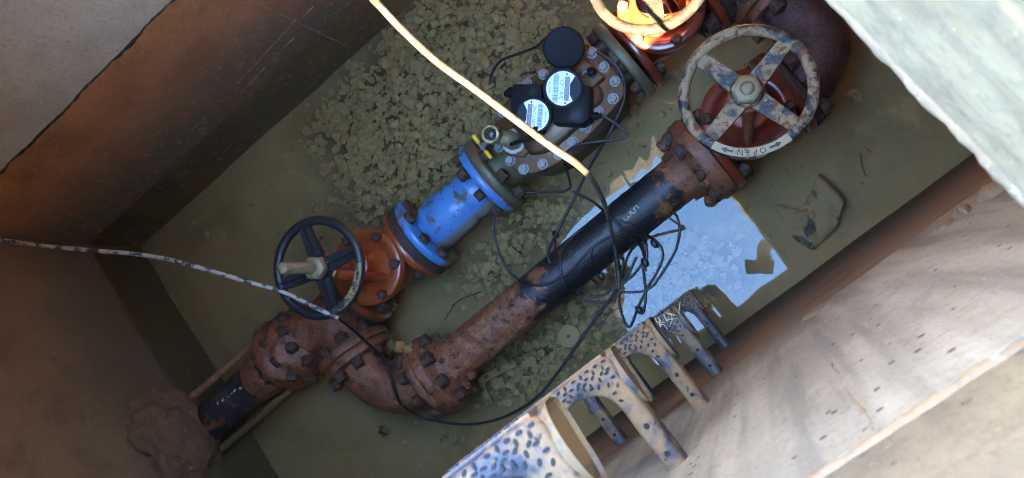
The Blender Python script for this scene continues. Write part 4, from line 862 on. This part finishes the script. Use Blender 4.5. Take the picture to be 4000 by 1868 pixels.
zt = thing('cable_tie', 'broken cable tie with a long tail lying on the mud left of the black pipe', 'cable tie', P(1770, 1190, -.17))
wire([P(1738, 1250, -.195), P(1755, 1220, -.19), P(1772, 1193, -.18), P(1800, 1170, -.175), P(1850, 1150, -.18), P(1880, 1140, -.19)], .0016, 'tail', m_wire, parent=zt)
MB().box(P(1772, 1193, -.18) - Vector((.004, .003, .003)), P(1772, 1193, -.18) + Vector((.004, .003, .003))).build('head', m_wire, zt)
wire([P(3362, 600, -.19), P(3365, 640, -.18), P(3382, 690, -.19)], .0018, 'twig', m_rustd, 'thin dark twig on the mud right of the tan handwheel', 'twig')
dl = MB()
for (x, y) in ((968, 1083), (1500, 700), (520, 1000), (560, 1010), (1720, 640)):
    pass
lf = MB(); c = Q(965, 1083, -.205); k = 11
lf.add([c + Vector((.014 * math.cos(i * 2 * PI / k) * (1 + .5 * (i % 2)), .014 * math.sin(i * 2 * PI / k) * (1 + .5 * (i % 2)), .006 * (i % 2))) for i in range(k)] + [c + Vector((0, 0, .008))], [(i, (i + 1) % k, k) for i in range(k)])
lo_ = lf.build('dead_leaf', m_rustd, None, loc=c); tag(lo_, 'dark curled leaf on the mud below the rusted bend', 'leaf'); lo_.modifiers.new('s', 'SOLIDIFY').thickness = .001
random.seed(21); stw = MB()
for i in range(46):
    p = Vector((-.21 + random.gauss(0, .03), YB + .124 + random.uniform(-.008, .008), .5615 + random.random() * .002)); a = random.random() * PI; l = random.uniform(.004, .010)
    stw.tube([p - Vector((math.cos(a) * l, math.sin(a) * l, 0)), p + Vector((0, 0, .002)), p + Vector((math.cos(a) * l, math.sin(a) * l, .001))], .0007, 4)
tag(stw.build('straw', m_straw, None, loc=(-.2, YB + .1, .56)), 'loose bits of dry straw on the grey ladder step', 'straw', kind='stuff')
sp = MB(); random.seed(5)
for i in range(380):                                   # specks of leaf and bark sunk in the silt
    x = random.uniform(-1.4, .5); y = random.uniform(-.05, 1.2); a = random.random() * PI; l = random.uniform(.002, .008); z = floor_h(x, y) + .002
    d = Vector((math.cos(a) * l, math.sin(a) * l, 0)); w = Vector((-d.y, d.x, 0)) * random.uniform(.1, .4); p = Vector((x, y, z))
    sp.add([p - d, p - w, p + d, p + w, p + Vector((0, 0, .0025))], [(0, 1, 4), (1, 2, 4), (2, 3, 4), (3, 0, 4)])
tag(sp.build('leaf_litter', m_rustd), 'dark specks of leaf and bark sunk in the mud', 'litter', kind='stuff')

# ------------------------------------------------------------------ the open hatch door
ht = thing('hatch_door', 'open aluminium hatch door, mirrored as a white strip in the water above the black pipe', 'hatch door', (-.26, .68, SLZ))
dm = MB(); dm.box((HX0, 0, 0), (HX1, .006, .72)); 
for x in np.linspace(HX0 + .03, HX1 - .03, 4): dm.box((x - .015, .0062, .03), (x + .015, .03, .69))
tilt = Matrix.Rotation(R(-12), 3, 'X'); off = Vector((0, .668, SLZ + .01))
dm.v = [tilt @ v + off for v in dm.v]; dm.build('door_leaf', m_alu, ht, sm=False)
l = MB().box((HX0 + .08, -.003, .12), (HX0 + .36, -.0005, .3)); l.v = [tilt @ v + off for v in l.v]; l.build('warning_label', m_label, ht, sm=False)
l = MB().box((HX0 + .1, -.0045, .2), (HX0 + .34, -.0035, .28)); l.v = [tilt @ v + off for v in l.v]; l.build('label_band', m_redprint, ht, sm=False)
for x in (HX0 + .12, HX1 - .12): MB().lathe((x - .04, .66, SLZ + .01), (1, 0, 0), [(0, .009), (.08, .009)], 12).build('hinge', m_steel, ht)

shade_leaf = thing('hatch_door', 'added unseen aluminium door panel that shades the near slab edge from the sun', 'hatch door', (-.07, HY0 - .03, SLZ))  # added panel out of view, keeps the sun off the near slab edge
dm = MB(); dm.box((-.25, -.006, 0), (HX1 - .02, 0, .5))
for x in np.linspace(-.22, HX1 - .05, 3): dm.box((x - .015, -.03, .03), (x + .015, -.0062, .47))
off = Vector((0, HY0 - .02, SLZ + .01)); dm.v = [v + off for v in dm.v]; dm.build('door_leaf', m_alu, shade_leaf, sm=False)
for x in (-.17, HX1 - .10): MB().lathe((x - .04, HY0 - .012, SLZ + .01), (1, 0, 0), [(0, .009), (.08, .009)], 12).build('hinge', m_steel, shade_leaf)

# ------------------------------------------------------------------ the two people at the opening, seen as reflections
m_skin = M('brown skin', (.23, .115, .07), .5, 0, (), .1, 200, silt=False, vary=.08)
m_khaki = M('brown work trousers', (.13, .08, .045), .9, 0, [((.09, .055, .03), 9, .5, .7, .9)], .4, 120, silt=False)
m_boot = M('tan leather boot', (.17, .085, .04), .7, 0, [((.1, .055, .03), 20, .5, .7, .8)], .3, 90, silt=False)
m_shirt = M('pale work shirt', (.5, .5, .48), .9, 0, (), .3, 120, silt=False)
m_shirt2 = M('dark blue work shirt', (.03, .05, .12), .9, 0, (), .3, 120, silt=False)
m_hair = M('black hair', (.012, .01, .009), .6, 0, (), .6, 160, silt=False)
def grow(name, chains, mat, parent, sub=2):
    """chains of (point, radius); a chain may start from an earlier joint given by its index"""
    bm_o = bpy.data.objects.new(name + '_grow', bpy.data.meshes.new(name)); pts = []; ed = []
    for ch in chains:
        prev = None
        for it in ch:
            if isinstance(it, int): prev = it; continue
            pts.append(it); k = len(pts) - 1
            if prev is not None: ed.append((prev, k))
            prev = k
    o = ORG[parent.name]; me = bm_o.data; me.from_pydata([tuple(Vector(p) - o) for p, r in pts], ed, []); me.update(); COL.objects.link(bm_o)
    bm = bmesh.new(); bm.from_mesh(me); lay = bm.verts.layers.skin.verify()
    for v, (p, r) in zip(bm.verts, pts): v[lay].radius = (r, r); v[lay].use_root = False
    bm.verts.ensure_lookup_table(); bm.verts[0][lay].use_root = True; bm.to_mesh(me); bm.free()
    sk = bm_o.modifiers.new('skin', 'SKIN'); sb = bm_o.modifiers.new('sub', 'SUBSURF'); sb.levels = sub; sb.render_levels = sub
    dg = bpy.context.evaluated_depsgraph_get(); dg.update(); m2 = bpy.data.meshes.new_from_object(bm_o.evaluated_get(dg)); m2.name = name
    bpy.data.objects.remove(bm_o); m2.materials.clear(); m2.materials.append(mat); m2.polygons.foreach_set('use_smooth', [True] * len(m2.polygons))
    ob = bpy.data.objects.new(name, m2); COL.objects.link(ob); ob.parent = parent; ORG[ob.name] = o; return ob
def C(r, d, f): q = ROT @ np.array([r, d, f]); return Vector((q[0], q[1], q[2] + HC))       # beside the lens: right, down, forward (metres)
ph = thing('phone', 'dark phone held over the opening, mirrored in the blue water', 'phone', C(.045, 0, -.006))
b = MB(); b.box((-.032, -.036, -.0105), (.118, .038, -.0015)); b.v = [C(*v) for v in b.v]
po = b.build('case', m_plastic, ph, sm=False); pm = po.modifiers.new('bevel', 'BEVEL'); pm.width = .003; pm.segments = 3
MB().lathe(C(.0, .0, -.0035), cf, [(0, .0085), (.0028, .0085), (.0028, .006), (.0015, .0055)], 20).build('lens_ring', m_steel, ph)
pp_ = thing('person', 'photographer kneeling on the slab, brown hand round a dark phone, mirrored in the water', 'person', (.62, -.48, SLZ))
def up_(a): return Vector(a)
pel = Vector((.66, -.52, SLZ + .36)); chest = Vector((.47, -.36, SLZ + .74)); neck = Vector((.40, -.30, SLZ + .90)); sh_r = Vector((.33, -.46, SLZ + .80)); sh_l = Vector((.56, -.18, SLZ + .80))
wr = C(.052, -.10, -.055); el = wr * .5 + sh_l * .5 + Vector((.10, .06, -.10))
hand = [C(.056, -.065, -.03), C(.066, -.045, -.012)]
ch = [[(pel, .13), (pel * .5 + chest * .5, .125), (chest, .135), (neck, .055), (neck + Vector((-.05, .04, .09)), .085), (neck + Vector((-.09, .07, .17)), .075)],
      [2, (sh_l, .065), (el, .045), (wr, .028), (hand[0], .03), (hand[1], .034)],
      [2, (sh_r, .065), (sh_r + Vector((.02, .06, -.28)), .045), (sh_r + Vector((-.02, .26, -.44)), .03), (sh_r + Vector((-.03, .33, -.46)), .03)]]
# four fingers over the back of the phone, thumb behind it
for i, (r0, ln, lat) in enumerate(((.040, .062, .052), (.056, .074, .066), (.073, .070, .084), (.089, .055, .101))):
    a = C(r0 + .006, -.052, -.008); b1 = C(lat - .004, -.036, .006); c1_ = C(lat, -.036 + ln * .45, .008); d1 = C(lat + .001, -.036 + ln, .006)
    ch.append([10, (a, .0115), (b1, .0098), (c1_, .0085), (d1, .007)])
ch.append([9, (C(.035, -.05, -.025), .013), (C(.028, -.035, -.022), .0105), (C(.03, -.012, -.019), .009)])
grow('body', ch, m_skin, pp_)
grow('shirt', [[(pel + Vector((0, 0, .02)), .15), (pel * .5 + chest * .5, .145), (chest, .155), (neck - Vector((0, 0, .04)), .085)], [2, (sh_l, .085), (sh_l * .35 + el * .65, .062)], [2, (sh_r, .085), (sh_r + Vector((.015, .045, -.2)), .06)]], m_shirt, pp_)
kn = [Vector((.42, -.62, SLZ + .06)), Vector((.60, -.34, SLZ + .06))]; ft = [Vector((.86, -.78, SLZ + .05)), Vector((.98, -.56, SLZ + .05))]
grow('trousers', [[(pel, .16), (pel + Vector((-.06, -.09, -.04)), .105), (kn[0], .075), (ft[0], .055)], [0, (pel + Vector((.0, .10, -.04)), .105), (kn[1], .075), (ft[1], .055)]], m_khaki, pp_)
for f in ft: grow('boot', [[(f, .052), (f + Vector((.06, .0, -.005)), .05), (f + Vector((.06, .02, -.0)), .045)]], m_boot, pp_)
hd = neck + Vector((-.06, .05, .13)); fd = Vector((-.62, .48, -.62)).normalized(); rt = fd.cross(Vector((0, 0, 1))).normalized(); upv = rt.cross(fd)
MB().blob(hd - fd * .02 + upv * .045, .098, 3, .06).build('hair', m_hair, pp_)
for s in (-1, 1):
    MB().blob(hd + fd * .078 + rt * (s * .032) + upv * .01, .012, 2, 0).build('eye', m_dial, pp_); MB().blob(hd + rt * (s * .085), .025, 2, .1, 1, (.6, .6, 1)).build('ear', m_skin, pp_)
MB().blob(hd + fd * .095 - upv * .02, .018, 2, .1).build('nose', m_skin, pp_); MB().blob(hd + fd * .08 - upv * .055, .02, 2, .1, 1, (1, 1, .4)).build('mouth', m_redprint, pp_)
# a second worker squats at the far end of the opening, boot toes over the edge
wk = thing('person', 'worker in brown trousers and tan boots squatting at the opening, mirrored beside the coil', 'person', (-.75, .27, SLZ))
a0 = Vector((-.98, .42, SLZ + .30)); a1 = Vector((-.90, .42, SLZ + .66)); a2 = Vector((-.84, .42, SLZ + .80))
kn = [Vector((-.62, .33, SLZ + .40)), Vector((-.68, .55, SLZ + .40))]; an_ = [Vector((-.70, .33, SLZ + .10)), Vector((-.75, .51, SLZ + .10))]
grow('body', [[(a0, .12), (a0 * .5 + a1 * .5, .12), (a1, .13), (a2, .055), (a2 + Vector((.03, 0, .09)), .085), (a2 + Vector((.05, 0, .17)), .075)],
              [2, (a1 + Vector((.03, -.19, .05)), .06), (kn[0] + Vector((-.06, -.06, .08)), .043), (kn[0] + Vector((.02, .08, .07)), .03), (kn[0] + Vector((.03, .13, .06)), .032)],
              [2, (a1 + Vector((.03, .19, .05)), .06), (kn[1] + Vector((-.06, .06, .08)), .043), (kn[1] + Vector((.05, -.05, .07)), .03), (kn[1] + Vector((.06, -.1, .06)), .032)]], m_skin, wk)
grow('shirt', [[(a0 + Vector((0, 0, .03)), .145), (a0 * .5 + a1 * .5, .14), (a1, .15), (a2 - Vector((0, 0, .05)), .08)], [2, (a1 + Vector((.03, -.19, .05)), .08), (a1 * .4 + kn[0] * .6 + Vector((-.03, -.1, .08)), .058)], [2, (a1 + Vector((.03, .19, .05)), .08), (a1 * .4 + kn[1] * .6 + Vector((-.03, .1, .08)), .058)]], m_shirt2, wk)
grow('trousers', [[(a0, .155), (a0 + Vector((.08, -.1, .02)), .1), (kn[0], .072), (an_[0], .056)], [0, (a0 + Vector((.08, .1, .02)), .1), (kn[1], .072), (an_[1], .056)]], m_khaki, wk)
for k_, tx in ((an_[0], Vector((.24, .015, -.055))), (an_[1], Vector((.21, -.03, -.055)))):
    grow('boot', [[(k_ + Vector((0, 0, .03)), .052), (k_ + Vector((.0, 0, -.05)), .048), (k_ + tx * .55 + Vector((0, 0, -.012)), .046), (k_ + tx, .042)], [1, (k_ + Vector((-.05, 0, -.055)), .043)]], m_boot, wk)
hd = a2 + Vector((.04, 0, .13)); fd = Vector((.8, 0, -.6)); rt = Vector((0, -1, 0)); upv = Vector((.6, 0, .8))
MB().blob(hd - fd * .02 + upv * .045, .098, 3, .06).build('hair', m_hair, wk)
for s in (-1, 1):
    MB().blob(hd + fd * .078 + rt * (s * .032) + upv * .01, .012, 2, 0).build('eye', m_dial, wk); MB().blob(hd + rt * (s * .085), .025, 2, .1, 1, (.6, .6, 1)).build('ear', m_skin, wk)
MB().blob(hd + fd * .095 - upv * .02, .018, 2, .1).build('nose', m_skin, wk); MB().blob(hd + fd * .08 - upv * .055, .02, 2, .1, 1, (1, 1, .4)).build('mouth', m_redprint, wk)
